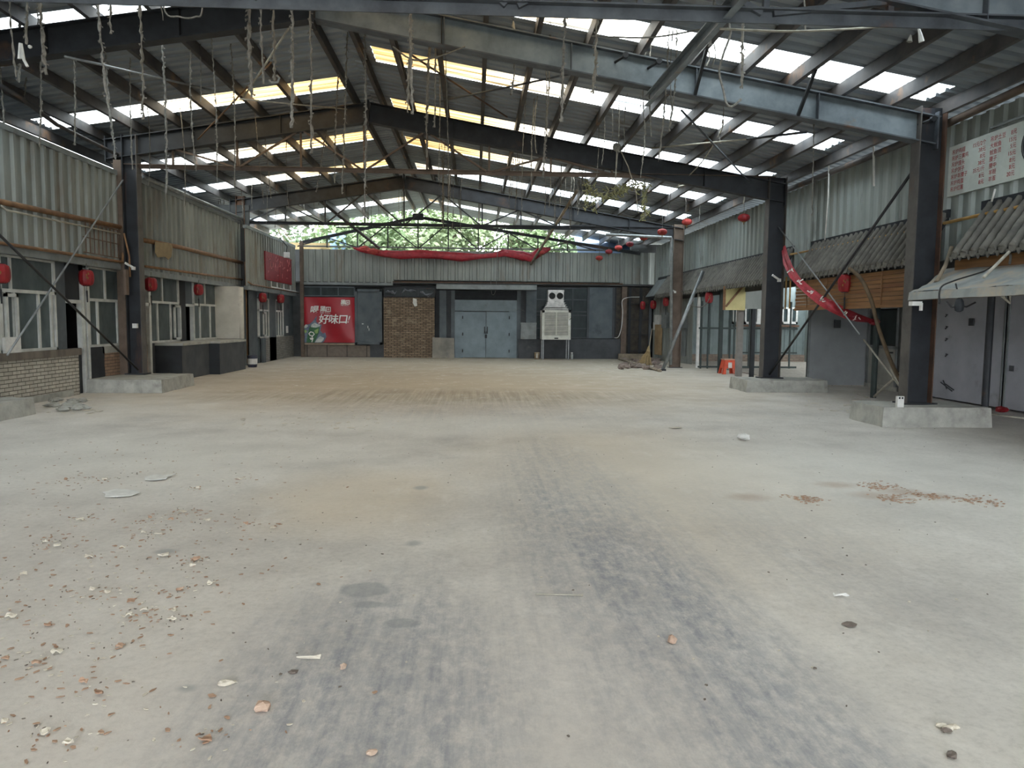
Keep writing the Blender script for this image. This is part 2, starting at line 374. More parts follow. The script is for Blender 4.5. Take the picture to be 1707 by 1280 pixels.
# ---------------------------------------------------------------- roof: ribbed sheets with translucent strips let in
SKR = [(-12.6,-11.9), (-9.2,-8.5), (-5.8,-5.1), (-2.4,-1.7), (1.0,1.7), (4.3,5.0), (7.6,8.3), (11.05,11.78), (14.38,15.2), (17.62,18.42), (21.15,22.1), (24.58,25.6), (28.22,29.1), (31.7,32.5)]
SKL = [(-11.6,-10.8), (-7.6,-6.8), (-3.6,-2.8), (.4,1.2), (4.3,5.1), (8.2,9.0), (11.78,12.7), (16.2,17.0), (20.62,21.6), (24.2,25.1), (28.05,28.95), (31.2,32.3)]
RY0, RY1 = -15.0, 34.8
def slope_sheets(sk, xe, xs0, xs1, nm):
    """opaque bands between the strips; past a strip's ends the band is opaque too"""
    mb = MB(); sgn = 1 if xe > XR else -1
    sl = Vector((xe-XR, 0, rz(xe)-ZR)); L = sl.length; sl.normalize()
    def band(y0, y1, xa, xb, z=0):
        p = Vector((xa, y0, rz(xa)+z)); q = Vector((xb, y0, rz(xb)+z))
        mb.corr(p, (0,1,0), y1-y0, (q-p), (q-p).length, .26, .045, nrm=Vector((0,0,1)))
    y = RY0
    for a, c in sk:
        if c < RY0: continue
        band(y, a, XR, xe); band(a, c, XR, xs0); band(a, c, xs1, xe); y = c
    band(y, RY1, XR, xe)
    return struct(nm, mb, m_roof)
XS_R0, XS_R1, XS_L0, XS_L1 = -1.95, 7.05, -2.85, -9.1
slope_sheets(SKR, XRE, XS_R0, XS_R1, 'ceiling_right')
slope_sheets(SKL, XLE, XS_L0, XS_L1, 'ceiling_left')
b = MB(); b.prism([(XR-.3,RY0,rz(XR-.3)+.05),(XR,RY0,ZR+.09),(XR+.3,RY0,rz(XR+.3)+.05),(XR+.3,RY0,rz(XR+.3)+.07),(XR,RY0,ZR+.12),(XR-.3,RY0,rz(XR-.3)+.07)], (0,RY1-RY0,0)); struct('ceiling_ridge', b, m_roof)
TONE = [(0, (.30,.17,.06)), (.28, (.38,.25,.11)), (.46, (.60,.52,.40)), (.58, (.80,.82,.80)), (1, (.86,.90,.92))]
TONEN = [(0, (.20,.13,.06)), (.1, (.34,.28,.2)), (.22, (.62,.62,.60)), (.5, (.74,.78,.80)), (1, (.78,.84,.86))]
m_sky = skylight_mat('aged_translucent_sheet', TONE); m_sky2 = skylight_mat('clearer_translucent_sheet', TONEN)
def skylight(y0, y1, xa, xb, label, m):
    mb = MB(); p = Vector((xa, y0, rz(xa)+.012)); q = Vector((xb, y0, rz(xb)+.012))
    mb.corr(p, (0,1,0), y1-y0, (q-p), (q-p).length, .26, .04, nrm=Vector((0,0,1)))
    one('skylight_strip', mb, m, label, 'skylight', 'translucent strips let into the roof sheets')
nR = [k for k in SKR if k[0] > 7]; nL = [k for k in SKL if k[0] > 8]
for i, (a, c) in enumerate(SKR):
    j = len(SKR)-i
    if a < 7: lb = 'translucent skylight strip in the right roof slope, above and behind the viewer'
    else: lb = f'translucent skylight strip, {ORD[j]} from the far gable on the right roof slope' if j > 1 else 'translucent skylight strip nearest the far gable on the right roof slope'
    skylight(a, c, XS_R0, XS_R1, lb, m_sky if a < 24.5 else m_sky2)
for i, (a, c) in enumerate(SKL):
    j = len(SKL)-i
    if a < 8: lb = 'translucent skylight strip in the left roof slope, above and behind the viewer'
    else: lb = f'translucent skylight strip, {ORD[j]} from the far gable on the left roof slope' if j > 1 else 'translucent skylight strip nearest the far gable on the left roof slope'
    skylight(a, c, XS_L0, XS_L1, lb, m_sky if a < 25 and a > 13 else m_sky2)

# purlins under the sheets
xsR = [-2.15]+[-1.47+.79*k for k in range(12)]; xsL = [-2.68,-3.9]+[-4.76-.885*k for k in range(6)]
def purlin(x, label, sgn):
    mb = MB(); z = rz(x)-.12
    mb.channel((x,RY0+.3,z), (x,RY1-.4,z), .2, .07, .012, side=sgn)
    one('roof_purlin', mb, m_purlin, label, 'purlin', 'purlins under the roof sheets')
for i, x in enumerate(xsR):
    purlin(x, 'steel roof purlin running along the ridge, on its right side' if i == 0 else f'steel roof purlin, {ORD[i]} down from the ridge purlin on the right slope', 1)
for i, x in enumerate(xsL):
    purlin(x, 'steel roof purlin running along the ridge, on its left side' if i == 0 else f'steel roof purlin, {ORD[i]} down from the ridge purlin on the left slope', -1)

# ---------------------------------------------------------------- side walls, upper cladding
def clad_left(X, y0, y1, z0, z1, m=None):
    b = MB(); b.corr((X,y0,z0), (0,1,0), y1-y0, (0,0,1), z1-z0, .3, .05, nrm=(1,0,0)); return struct('wall_left', b, m or m_clad)
def clad_right(X, y0, y1, z0, z1, m=None):
    b = MB(); b.corr((X,y0,z0), (0,1,0), y1-y0, (0,0,1), z1-z0, .3, .05, nrm=(-1,0,0)); return struct('wall_right', b, m or m_cladr)
clad_left(-7.9, -15, 17.15, 2.72, 4.68); clad_left(-7.82, 17.55, 25.6, 2.66, 4.7); clad_left(-7.45, 24.95, BY, 2.62, 4.5)
clad_right(7.65, -15, BY, 2.6, 4.74)
b = MB(); b.box(7.69,7.8,-15,BY,2.45,4.72); struct('wall_right', b, m_dkwall)
def trimL(X, y0, y1, z, h, d, m=None, n='trim_1'):
    b = MB(); b.box(X-.06, X+d, y0, y1, z, z+h); struct(n, b, m or m_trim)
for X, y0, y1, z0, z1 in ((-7.9,-15,17.15,2.6,4.66), (-7.82,17.55,25.6,2.55,4.68), (-7.45,24.95,BY,2.5,4.48)):
    trimL(X, y0, y1, z0, .13, .07, n='trim_2'); trimL(X, y0, y1, z1, .1, .06, n='trim_3')
# eaves behind the left cladding: a pale fascia and the dark outer wall above the lean-to
b = MB(); b.box(-8.6,-8.55,-15,16.6,4.7,5.02); struct('trim_4', b, m_alu)
b = MB(); b.box(-8.6,-8.55,17.8,25.4,4.66,4.86); struct('trim_4', b, m_alu)
b = MB(); b.box(-9.75,-9.65,-15,29,0,5.35); struct('wall_left', b, m_dkwall)
b = MB(); b.box(-12.4,-7.95,-15,BY,2.98,3.05); struct('ceiling_left_shops', b, m_dkwall)
b = MB(); b.box(-12.4,-12.3,-15,BY,0,3.0); struct('wall_left', b, m_dkwall)
b = MB(); b.box(-12.3,-8,-15.1,-15,0,3.0); struct('wall_left', b, m_dkwall)
b = MB(); b.box(-9.7,-7.5,25.62,25.7,2.5,5.3); struct('wall_left', b, m_dkwall)
b = MB(); b.box(-12.4,-8.2,BY,BY+.1,0,3.0); struct('wall_left', b, m_dkwall)
for y in (10.5, 18.2, 25.8): b = MB(); b.box(-12.3,-8.2,y,y+.1,0,2.98); struct('wall_left', b, m_dkwall)
# ---------------------------------------------------------------- left shop fronts
LX = -8.05
def yL(u, X=LX): return atx(u, 540, X).y
def zL(u, v, X=LX): return atx(u, v, X).z
nwin = [0]
def window_side(X, y0, y1, z0, z1, zt, ups, los, sash=None, depth=.05, m=None):
    """aluminium shop window in a side wall: outer frame, transom, mullions, glass as one pane set"""
    nwin[0] += 1; w = sroot(f'window_{nwin[0]}', (X,(y0+y1)/2,z0)); f = MB(); t = .05
    f.box(X-depth,X+depth,y0,y0+t,z0,z1); f.box(X-depth,X+depth,y1-t,y1,z0,z1); f.box(X-depth,X+depth,y0,y1,z0,z0+t); f.box(X-depth,X+depth,y0,y1,z1-t,z1)
    f.box(X-depth,X+depth,y0,y1,zt-.03,zt+.03)
    for y in ups: f.box(X-depth*.8,X+depth*.8,y-.025,y+.025,zt,z1)
    for y in los: f.box(X-depth*.8,X+depth*.8,y-.03,y+.03,z0,zt)
    f.build('frame', m or m_alu, w); g = MB(); g.box(X-.006,X+.006,y0+t,y1-t,z0+t,z1-t); g.build('pane', m_glass, w)
    if sash:
        s = MB(); a, c = sash; q = X+.07
        for k in ((a,a+.06,z0+.05,zt-.05),(c-.06,c,z0+.05,zt-.05)): s.box(q-.02,q+.02,*k)
        s.box(q-.02,q+.02,a,c,z0+.05,z0+.11); s.box(q-.02,q+.02,a,c,zt-.11,zt-.05); s.build('sash', m_alu, w)
    return w
def wl(y0, y1, z0, z1, m, X=LX, th=.12):
    b = MB(); b.box(X-th, X, y0, y1, z0, z1); return struct('wall_left', b, m)
def L(y0u, y1u): return yL(y0u), yL(y1u)
TOPZ = 2.62
# bay by the viewer: white brick parapet, window, dark pier with a hatch
m_brickw = brick_mat('cream_wall_brick', (196,192,180), (178,172,160), (88,84,76), 'YZ', .24, .068, .007, dirt=(150,130,108), dirt_at=.56)
m_brickt = brick_mat('tan_wall_brick', (176,146,122), (160,130,108), (110,98,84), 'YZ', .24, .068, .007, dirt=(150,140,128), dirt_at=.56)
m_brickb = brick_mat('loose_laid_brick', (160,140,116), (122,104,84), (74,66,58), 'XZ', .24, .068, .013, bump=1, dirt=(176,164,142), dirt_at=.55)
y1 = 15.5
wl(-15, y1, 0, .80, m_brickw, -7.97, .2)
b = MB(); b.box(-8.2,-7.92,-15,y1+.03,.80,.93); struct('sill_left', b, mat('stained_stone_sill', (122,114,104), (86,80,74), 4, .9, stretch=(1,1,.3)))
b = MB(); b.box(-8.1,-7.93,11.9,15.2,0,.12); struct('wall_left', b, m_concrete)
window_side(LX, 10.4, yL(-2)+.0, .93, TOPZ, 1.93, [], [11.4])
window_side(LX, yL(-2), yL(91), .93, TOPZ, 2.0, [yL(18)], [yL(6), yL(22), yL(63), yL(84)], sash=(yL(3), yL(24)))
wl(-15, 10.4, .93, 2.65, m_dkwall, LX-.02)
wl(yL(91), yL(109), .0, TOPZ, m_wallgrey, LX+.02, .2)
wl(yL(109), yL(134), 1.86, TOPZ, m_black)
wl(yL(109), yL(134), 0, .93, m_black)
# hatch frame and aluminium door
d = sroot('door_1', (LX, yL(122), .93)); f = MB(); f.box(LX-.05,LX+.05,yL(108.5),yL(134),1.83,1.90); f.box(LX-.05,LX+.05,yL(132.5),yL(134.5),.93,1.86); f.build('frame', m_alu, d)
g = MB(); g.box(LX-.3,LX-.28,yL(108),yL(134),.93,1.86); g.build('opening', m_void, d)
d = sroot('door_2', (LX+.03, yL(139), 0)); f = MB(); f.box(LX-.03,LX+.06,yL(135),yL(137.5),0,2.5); f.box(LX-.03,LX+.06,yL(141),yL(144.5),0,2.5); f.box(LX-.03,LX+.06,yL(135),yL(144.5),2.42,2.5); f.build('frame', m_alu, d)
g = MB(); g.box(LX-.01,LX+.01,yL(137),yL(142),.05,2.45); g.build('pane', m_glassd, d)
b = MB(); y0, y2 = yL(145), yL(168)
b.prism([(LX+.06,y0,0),(LX+.06,y2-.12,0),(LX+.06,y2-.1,.22),(LX+.06,y2,.3),(LX+.06,y2-.03,.55),(LX+.06,y2,.93),(LX+.06,y0,.93)], (-.06,0,0))
one('black_board', b, m_black, 'black painted board with a ragged edge beside the first aluminium door frame', 'board')
wl(yL(145), 17.9, 0, .78, m_brickt, LX+.02, .2)
b = MB(); b.box(LX-.15,LX+.06,yL(165),17.9,.78,.93); struct('sill_left', b, m_concrete)
window_side(LX, yL(145), yL(206), .93, TOPZ, 1.92, [yL(175)], [yL(161), yL(194)])
# second bay
wl(17.9, yL(243), 0, .9, m_brickt, LX+.02, .2)
d = sroot('door_3', (LX+.03, yL(241), 0)); f = MB(); f.box(LX-.03,LX+.06,yL(238),yL(239.5),.0,1.9); f.box(LX-.03,LX+.06,yL(245),yL(248.5),0,2.6); f.box(LX-.03,LX+.06,yL(238),yL(247),1.84,1.92); f.build('frame', m_alu, d)
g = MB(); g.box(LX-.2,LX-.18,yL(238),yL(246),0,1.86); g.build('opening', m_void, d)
window_side(LX, yL(248), yL(297), .93, TOPZ, 1.95, [yL(270)], [yL(261), yL(283)], sash=(yL(286), yL(297)))
wl(17.9, yL(248), 1.9, TOPZ, m_dkwall, LX-.05)
wl(yL(248), 24.2, 0, .93, m_plaster, LX)
wl(yL(297), yL(309), 0, TOPZ, m_black, LX+.02, .2)
wl(yL(309), yL(321), 1.92, TOPZ, m_wallgrey)
d = sroot('door_4', (LX, yL(315), .93)); f = MB(); f.box(LX-.05,LX+.05,yL(309),yL(321),1.88,1.95); f.box(LX-.05,LX+.05,yL(319.5),yL(321.5),.93,1.9); f.build('frame', m_alu, d)
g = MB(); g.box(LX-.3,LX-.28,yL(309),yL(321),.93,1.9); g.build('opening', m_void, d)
window_side(LX, yL(321), yL(361), .93, TOPZ, 1.95, [yL(341)], [yL(332), yL(349)])
wl(yL(361), 24.3, 0, TOPZ, m_black, LX+.02, .2)
b = MB(); b.box(-8.05,-7.32,23.75,23.95,.93,2.55); struct('wall_left', b, m_cream)
b = MB(); b.lathe((-7.3,23.85,.93), [(.1,0),(.1,1.6)], 14); struct('wall_left', b, m_cream, smooth=True)
# counters
def counter(x1, y0, y1, label):
    t = thing('counter', label, 'counter', ((x1-8.05)/2,(y0+y1)/2,0), 'plastered shop counters on the left')
    b = MB(); b.box(-8.03,x1,y0+.003,y1,0,.86); b.build('body', m_plaster, t)
    b = MB(); b.box(-8.03,x1-.002,y0-.012,y0+.002,0,.86); o = b.build('end_face', m_black, t); o['label'] = 'black painted end face'
    b = MB(); b.box(-8.04,x1+.04,y0-.03,y1-.02,.862,.925); b.build('worktop', m_concrete, t); return t
counter(-7.38, 19.3, 21.22, 'charcoal plastered shop counter nearer the viewer, with a black end face')
counter(-7.1, 21.26, 23.6, 'charcoal plastered shop counter beside the cream plaster partition')
# third bay
LX3 = -7.62
def y3(u): return yL(u, LX3)
wl(24.3, 25.8, 0, TOPZ, m_dkwall, -8.0)
wl(y3(408), y3(430), 0, TOPZ, m_wallgrey, LX3-.02, .2)
wl(y3(440), y3(487), 0, .88, brick_mat('grey_wall_brick', (150,148,142), (132,130,124), (92,90,86), 'YZ', .24, .068, .007), LX3+.05, .2)
wl(y3(430), y3(440), 0, .88, m_wallgrey, LX3, .2)
b = MB(); b.box(LX3+.03,LX3+.1,y3(433),y3(438),0,.86); one('grey_board', b, m_wallgrey, 'dark grey board standing at the left end of the far grey brick parapet', 'board')
window_side(LX3, y3(430), y3(447), .88, 2.3, 1.86, [], [y3(438)], sash=(y3(436), y3(441)))
wl(y3(430), y3(447), 2.3, TOPZ, m_wallgrey, LX3, .12)
wl(y3(447), y3(458), 0, TOPZ, m_wallgrey, LX3+.05, .2)
window_side(LX3, y3(458), y3(471), .88, 2.3, 1.86, [], [y3(463), y3(467)])
wl(y3(458), y3(471), 2.3, TOPZ, m_wallgrey, LX3, .12)
wl(y3(471), y3(487), .0, TOPZ, m_wallgrey, LX3+.03, .2)
b = MB(); p = atx(478,549,LX3+.03); b.box(p.x,p.x+.03,p.y-.12,p.y+.12,p.z-.14,p.z+.14); one('switch_box', b, m_white, 'white switch box on the dark wall between far left window and corner', 'switch')
d = sroot('door_5', (LX3, 30.6, 0)); g = MB(); g.box(LX3-.06,LX3,y3(487),31.55,0,2.5); g.build('panel', m_black, d)
wl(y3(487), BY, 2.5, TOPZ, m_black, LX3)

# brown conduits, board scraps and the red menu board on the upper cladding
def conduit(pts, label, r=.03, m=None):
    b = MB(); b.tube(pts, r, 8); return one('conduit', b, m or m_brownpipe, label, 'conduit', smooth=True)
X = -7.84
conduit([atx(0,336,X)+Vector((0,-3,.0)), atx(0,336,X), atx(207,380,X)], 'brown timber rail along the middle of the nearest left cladding', .05)
conduit([atx(2,343,X+.06), atx(10,350,X+.06), atx(200,390,X+.06)], 'thin pale conduit under the brown rail on the nearest left cladding', .016, m_pale)
conduit([Vector((X+.04,9,2.78)), atx(0,405,X+.04), atx(204,437,X+.04), atx(206,392,X+.04)], 'brown conduit along the bottom of the nearest left cladding, turning up at the column', .03)
b = MB()
for k in range(9): y = 15.6+k*.17; b.tube([(X+.05,y,2.85),(X+.05,y,3.45)], .01, 6)
for z in (2.85,3.15,3.45): b.tube([(X+.05,15.5,z),(X+.05,17.05,z)], .01, 6)
one('wire_grille', b, m_rust, 'rusty wire grille fixed low on the left cladding beside the first column', 'grille')
X = -7.76
conduit([atx(238,400,X), atx(300,412,X), atx(404,438,X)], 'brown timber rail along the middle of the second left cladding', .055)
conduit([atx(242,444,X), atx(330,456,X), atx(404,466,X)], 'brown pipe along the bottom of the second left cladding', .03)
b = MB(); pts = [(258,403),(285,406),(287,412),(285,428),(280,433),(275,428),(262,429),(258,420)]
b.prism([atx(u,v,X+.08) for u, v in pts], (.012,0,0)); one('cardboard_scrap', b, mat('brown_cardboard', (158,142,112), (134,118,92), 4, .9), 'torn brown cardboard scrap hanging on the rail of the left cladding', 'cardboard')
conduit([atx(410,480,-7.6)+Vector((0,0,-2.5)), atx(410,480,-7.6), atx(408,436,-7.6)], 'thin brown conduit running down the second left column', .02)
conduit([(-7.72,17.1,3.4),(-7.62,17.1,2.9),(-7.62,17.1,2.45)], 'brown conduit bent around the top of the first left column', .02)
b = MB(); p = atx(211,464,-7.62); b.box(-7.66,-7.6,p.y-.06,p.y+.06,2.05,2.6); one('brown_plank', b, m_brown, 'short brown plank fixed to the inner face of the first left column', 'plank')
X = -7.40
conduit([atx(414,470,X), atx(420,474,X), atx(503,489,X)], 'pale brown conduit along the bottom of the far left cladding', .025)
conduit([atx(503,425,X), atx(503,470,X), atx(501,489,X)], 'pale brown conduit running down the far left corner', .03)
c = [atx(440,420,X), atx(484,434,X), atx(484,475,X), atx(440,465,X)]
ya, yb = c[0].y, c[1].y
t = thing('menu_board', 'faded red menu board with white marks high on the far left cladding', 'sign', (X,(ya+yb)/2,2.93))
b = MB(); b.box(X,X+.04,ya,yb,2.93,3.93); b.build('board', m_redsign, t)
b = MB()
b.box(X+.035,X+.05,ya,yb,2.93,2.98); b.box(X+.035,X+.05,ya,yb,3.88,3.93)
b.box(X+.035,X+.05,ya,ya+.05,2.93,3.93); b.box(X+.035,X+.05,(ya+yb)/2-.02,(ya+yb)/2+.02,2.93,3.93); b.build('edging', m_red, t)
rr = random.Random(3); b = MB()
m_faded = mat('faded_pink_marks', (196,120,120), (176,92,96), 6, .6)
for k in range(34):
    y = rr.uniform(ya+.2,yb-.15); z = rr.uniform(3.15,3.85)
    w, h = rr.choice(((.06,.1),(.1,.05),(.04,.2),(.15,.03)))
    q = [(X+.045, y+rr.uniform(-.03,.03)+w*(i/3-.5), z+h*(i/3-.5)+rr.uniform(-.03,.03)) for i in range(4)]
    b.tube(q, .012, 5)
b.build('lettering', m_faded, t)
b = MB(); X2 = X+.03
for u in (452,462,473,484):
    p = atx(u, 466+ (u-440)*.23, X2); b.tube([p, p-Vector((0,0,.22))], .02, 6)
p, q = atx(452,478,X2), atx(502,488,X2); b.tube([p, q], .025, 6)
one('white_pipe', b, m_white, 'white pipe with short risers below the red menu board', 'pipe')
t = thing('floodlight', 'small white floodlight hanging by the red menu board', 'light', tuple(atx(478,424,X+.25)))
p = atx(478,424,X+.25); b = MB(); b.box(p.x-.1,p.x+.1,p.y-.06,p.y+.06,p.z-.12,p.z+.08); b.build('lamp_body', m_white, t)
b = MB(); b.tube([p+Vector((0,0,.08)), p+Vector((.02,0,.3)), p+Vector((-.25,.02,.62))], .02, 6); b.build('stem', m_blackrod, t)
# capped pipe lying along the top of the second cladding
conduit([(-7.72,18.2,4.82),(-7.72,22,4.83),(-7.72,25.9,4.84)], 'grey capped pipe lying along the top of the second left cladding', .055, m_galv)
conduit([atx(0,142,-7.95), atx(30,160,-7.9), atx(95,208,-7.9), atx(196,258,-7.85)], 'grey pipe slung under the left eaves above the nearest cladding', .04, m_purlin)
# things on the sill and in the window
b = MB(); p = Vector((-7.98, 13.35, .93)); b.box(p.x-.03,p.x+.03,p.y-.22,p.y+.22,.93,1.2); one('white_foam_box', b, m_white, 'white foam box on the sill of the nearest left window', 'box')
rr = random.Random(9)
b = MB(); b.tube([(-8.3,13.9,.95),(-8.25,14.2,1.3),(-8.3,14.5,1.0)], .03, 6); b.tube([(-8.4,14.1,.95),(-8.2,14.5,1.15),(-8.3,14.8,.95)], .03, 6)
one('black_hose', b, m_blackrod, 'black hose heaped inside the nearest left window', 'hose')
b = MB(); b.lathe(atz(420,612)+Vector((.02,0,0)), [(.12,0),(.14,.02),(.16,.36),(.165,.38),(.15,.38),(.14,.05)], 18)
t = thing('paint_bucket', 'dark paint bucket with pale label at foot of second left column', 'bucket', tuple(atz(420,612)))
b.build('pail', mat('navy_bucket', (62,66,84), (46,50,66), 6, .5), t, smooth=True); q = MB(); p = atz(420,612)+Vector((.02,0,0)); q.lathe(p+Vector((0,0,.1)), [(.147,0),(.152,.1),(.157,.18)], 18); q.build('label_band', m_white, t)
# ---------------------------------------------------------------- pedestals and steel columns
def pedestal(x0, x1, y0, y1, h, label):
    b = MB(); rr = random.Random(int(abs(x0*100)))
    def pt(x, y, z, j): return (x+rr.uniform(-j,j), y+rr.uniform(-j,j), z+rr.uniform(-j,j)*.4)
    n, m = 8, 6; g = []
    for i in range(n+1):
        for k in range(m+1):
            g.append(pt(x0+(x1-x0)*i/n, y0+(y1-y0)*k/m, h, .018 if 0 < i < n and 0 < k < m else .02))
    ix = lambda i, k: i*(m+1)+k
    fs = [(ix(i,k), ix(i+1,k), ix(i+1,k+1), ix(i,k+1)) for i in range(n) for k in range(m)]
    rim = [ix(i,0) for i in range(n+1)]+[ix(n,k) for k in range(1,m+1)]+[ix(i,m) for i in range(n-1,-1,-1)]+[ix(0,k) for k in range(m-1,0,-1)]
    lo = []
    for i in rim:
        v = g[i]; lo.append((v[0]+(.02 if v[0] > (x0+x1)/2 else -.02), v[1]+(.02 if v[1] > (y0+y1)/2 else -.02), 0))
    o = len(g); g += lo; q = len(rim)
    fs += [(rim[i], o+i, o+(i+1) % q, rim[(i+1) % q]) for i in range(q)]
    b.add(g, fs); one('concrete_pedestal', b, m_concrete, label, 'pedestal', 'concrete pedestals under the columns')
pedestal(-7.95,-7.05,9.9,12.3,.27,'low concrete pedestal at the left edge, below the cream brick parapet')
pedestal(-8.0,-6.5,15.8,17.65,.28,'low concrete pedestal under the first left column')
pedestal(6.15,8.0,16.6,17.7,.27,'concrete pedestal under the second right column, behind the nearer one')
pedestal(6.2,7.85,11.0,12.0,.3,'concrete pedestal under the nearest right column, with a small white box on it')
m_rustd = mat('dark_rusted_flange', (96,68,52), (66,50,42), 3, .8, .1, dirt=(56,48,46), dirt_at=.5)
def column(x0, x1, y, z0, z1, label, m, fl=.24, parts=True, mi=None, mo=None):
    """I-section column with its web across the hall; inner flange towards the floor"""
    t = thing('steel_column', label, 'column', ((x0+x1)/2,y,z0), 'steel columns of the hall')
    c = (x0+x1)/2; w = MB(); w.box(x0+.015,x1-.015,y-.01,y+.01,z0+.02,z1); w.build('web', m, t)
    s = x0 if abs(x0) < abs(x1) else x1; s2 = x1 if s == x0 else x0
    f = MB(); f.box(s,s+(.016 if s > 0 else -.016),y-fl/2,y+fl/2,z0+.02,z1); f.build('inner_flange', mi or m, t)
    f = MB(); f.box(s2,s2-(.016 if s2 > 0 else -.016),y-fl/2,y+fl/2,z0+.02,z1); f.build('outer_flange', mo or m, t)
    if parts: p = MB(); p.box(x0-.06,x1+.06,y-fl/2-.05,y+fl/2+.05,z0-.01,z0+.02); p.build('base_plate', m_dark, t)
    return t
column(6.82,7.24,FY[1],.3,4.9,'tallest nearest steel column on the right, rust streaked, standing on a concrete pedestal', m_web, mi=m_flange, mo=m_rustd)
column(6.72,7.14,FY[2],.28,4.9,'dark steel column on the right, standing on the farther concrete pedestal', m_web, mi=m_flange, mo=m_flange)
column(6.76,7.1,FY[3],0,4.9,'brown-grey steel column far on the right, next to the leaning pole', m_brown)
column(-7.76,-7.44,FY[2],.29,5.55,'dark steel column on the left, standing on the concrete pedestal', m_web, mi=m_flange, mo=m_web)
column(-7.92,-7.64,FY[3],0,5.6,'slim rusty steel column on the left between the second and third claddings', m_rust)
column(-8.08,-7.66,FY[1],.29,5.75,'steel column on the left pedestal just outside the left edge of view', m_dark)
b = MB(); b.box(-7.94,-7.77,FY[2]-.12,FY[2]+.1,.28,5.0); one('brown_post', b, m_brown, 'grey-brown timber post standing against the left face of the first left column', 'post')
b = MB(); b.box(-7.2,-7.06,BY-.16,BY-.02,0,4.75); one('corner_post', b, m_brown, 'brown post in the far left corner of the hall', 'post')

# ---------------------------------------------------------------- roof beams on the frames
def bz(x): return rz(x)-.29-.215       # beam centre line
def beam(y, side, label, m, m2, braces=()):
    t = thing('roof_beam', label, 'beam', (XR,y,bz(XR)), 'sloping roof beams')
    x1 = 7.12 if side > 0 else -8.12
    p, q = Vector((XR+.02*side,y,bz(XR))), Vector((x1,y,bz(x1)))
    d = (q-p).normalized(); a = Vector((0,1,0)); up = Vector((-d.z*side,0,d.x*side)); up = up if up.z > 0 else -up
    w = MB(); w.bar(p,q,.014,.39,up); w.build('web', m, t)
    f = MB(); f.bar(p+up*.205,q+up*.205,.2,.02,up); f.build('top_flange', m2, t)
    f = MB(); f.bar(p-up*.205,q-up*.205,.2,.02,up); f.build('bottom_flange', m2, t)
    s = MB(); s.box(x1-.02*side, x1, y-.11, y+.11, q.z-.28, q.z+.28); s.build('end_plate', m2, t)
    s = MB(); s.box(XR, XR+.024*side, y-.13, y+.13, bz(XR)-.3, bz(XR)+.26); s.build('ridge_plate', m_dark, t)
    for x in braces:
        s = MB(); s.bar((x,y-.1,bz(x)-.2),(x,y-.75,rz(x)-.1),.045,.045); s.build('fly_brace', m_dark, t)
    for x in [q.x-1.9*side*k for k in (1,2,3,4)]:
        if abs(x-XR) > 1: s = MB(); s.bar((x,y-.055,bz(x)-.19),(x,y-.055,bz(x)+.19),.09,.01,(1,0,0)); s.build('stiffener', m2, t)
    return t
m_webpale = mat('pale_blue_grey_beam', (132,142,148), (100,110,118), 3, .5, .15, dirt=(126,108,92), dirt_at=.66)
names = {0:'just ahead of the viewer', 1:'nearest whole frame', 2:'middle frame', 3:'farthest frame'}
wh = ['over the viewer, mostly out of the top of view', 'that meets the nearest right column', 'that meets the column on the farther right pedestal', 'of the farthest full steel frame']
for i, y in enumerate(FY):
    beam(y, 1, f'sloping steel roof beam on the right slope {wh[i]}', m_webpale if i < 2 else m_dark, m_steel if i < 2 else m_dark, (3.3, 4.9) if i == 1 else ())
    beam(y, -1, f'sloping steel roof beam on the left slope, facing the right one {wh[i]}', m_dark, m_dark)

# ---------------------------------------------------------------- lattice ties hung under the beams
def lattice(y, xa, xb, zt, step, x0, label, m, s=.06, topf=None, first_top=False, hgt=None):
    t = thing('lattice_truss', label, 'truss', ((xa+xb)/2,y,zt), 'lattice trusses across the hall')
    f = MB(); f.bar((xa,y,zt),(xb,y,zt),s*.25,s*1.6); f.bar((xa,y-s*.6,zt+s*.8),(xb,y-s*.6,zt+s*.8),s*1.3,s*.22); f.build('tie', m, t)
    topf = topf or (lambda x: bz(x)-.21)
    xs = []; x = x0
    while x > xa: x -= step
    x += step
    while x < xb: xs.append(x); x += step
    for i, x in enumerate(xs):
        if topf(x)-zt < .12: continue
        w = MB(); w.bar((x,y+.02,zt),(x,y+.02,topf(x)+.02),s*.8,s*.8,(0,1,0)); w.build('post', m, t)
        up = (round((x-x0)/step) % 2 == 0) != first_top
        for k in (-1, 1):
            xn = x+k*step*.94
            if not up: continue
            if xn < xa or xn > xb or topf(xn)-zt < .1: continue
            w = MB(); w.bar((x+k*.06,y-.03,zt+.03),(xn,y-.03,topf(xn)),s*.75,s*.75,(0,1,0)); w.build('diagonal', m, t)
    return t
lattice(FY[0], -7.9, 6.9, 4.66, 1.3, .35, 'near lattice truss crossing the top of the view in front of the nearest beam', m_steel, .075, first_top=False)
lattice(FY[2], -8.0, 6.9, 4.88, 1.4, -2.5, 'rusty lattice truss under the middle frame, its tie level with the cladding tops', m_brown, .055)
lattice(FY[3], -7.9, 6.9, 4.74, 1.31, -2.4, 'lattice truss under the farthest full frame', m_dark, .06)
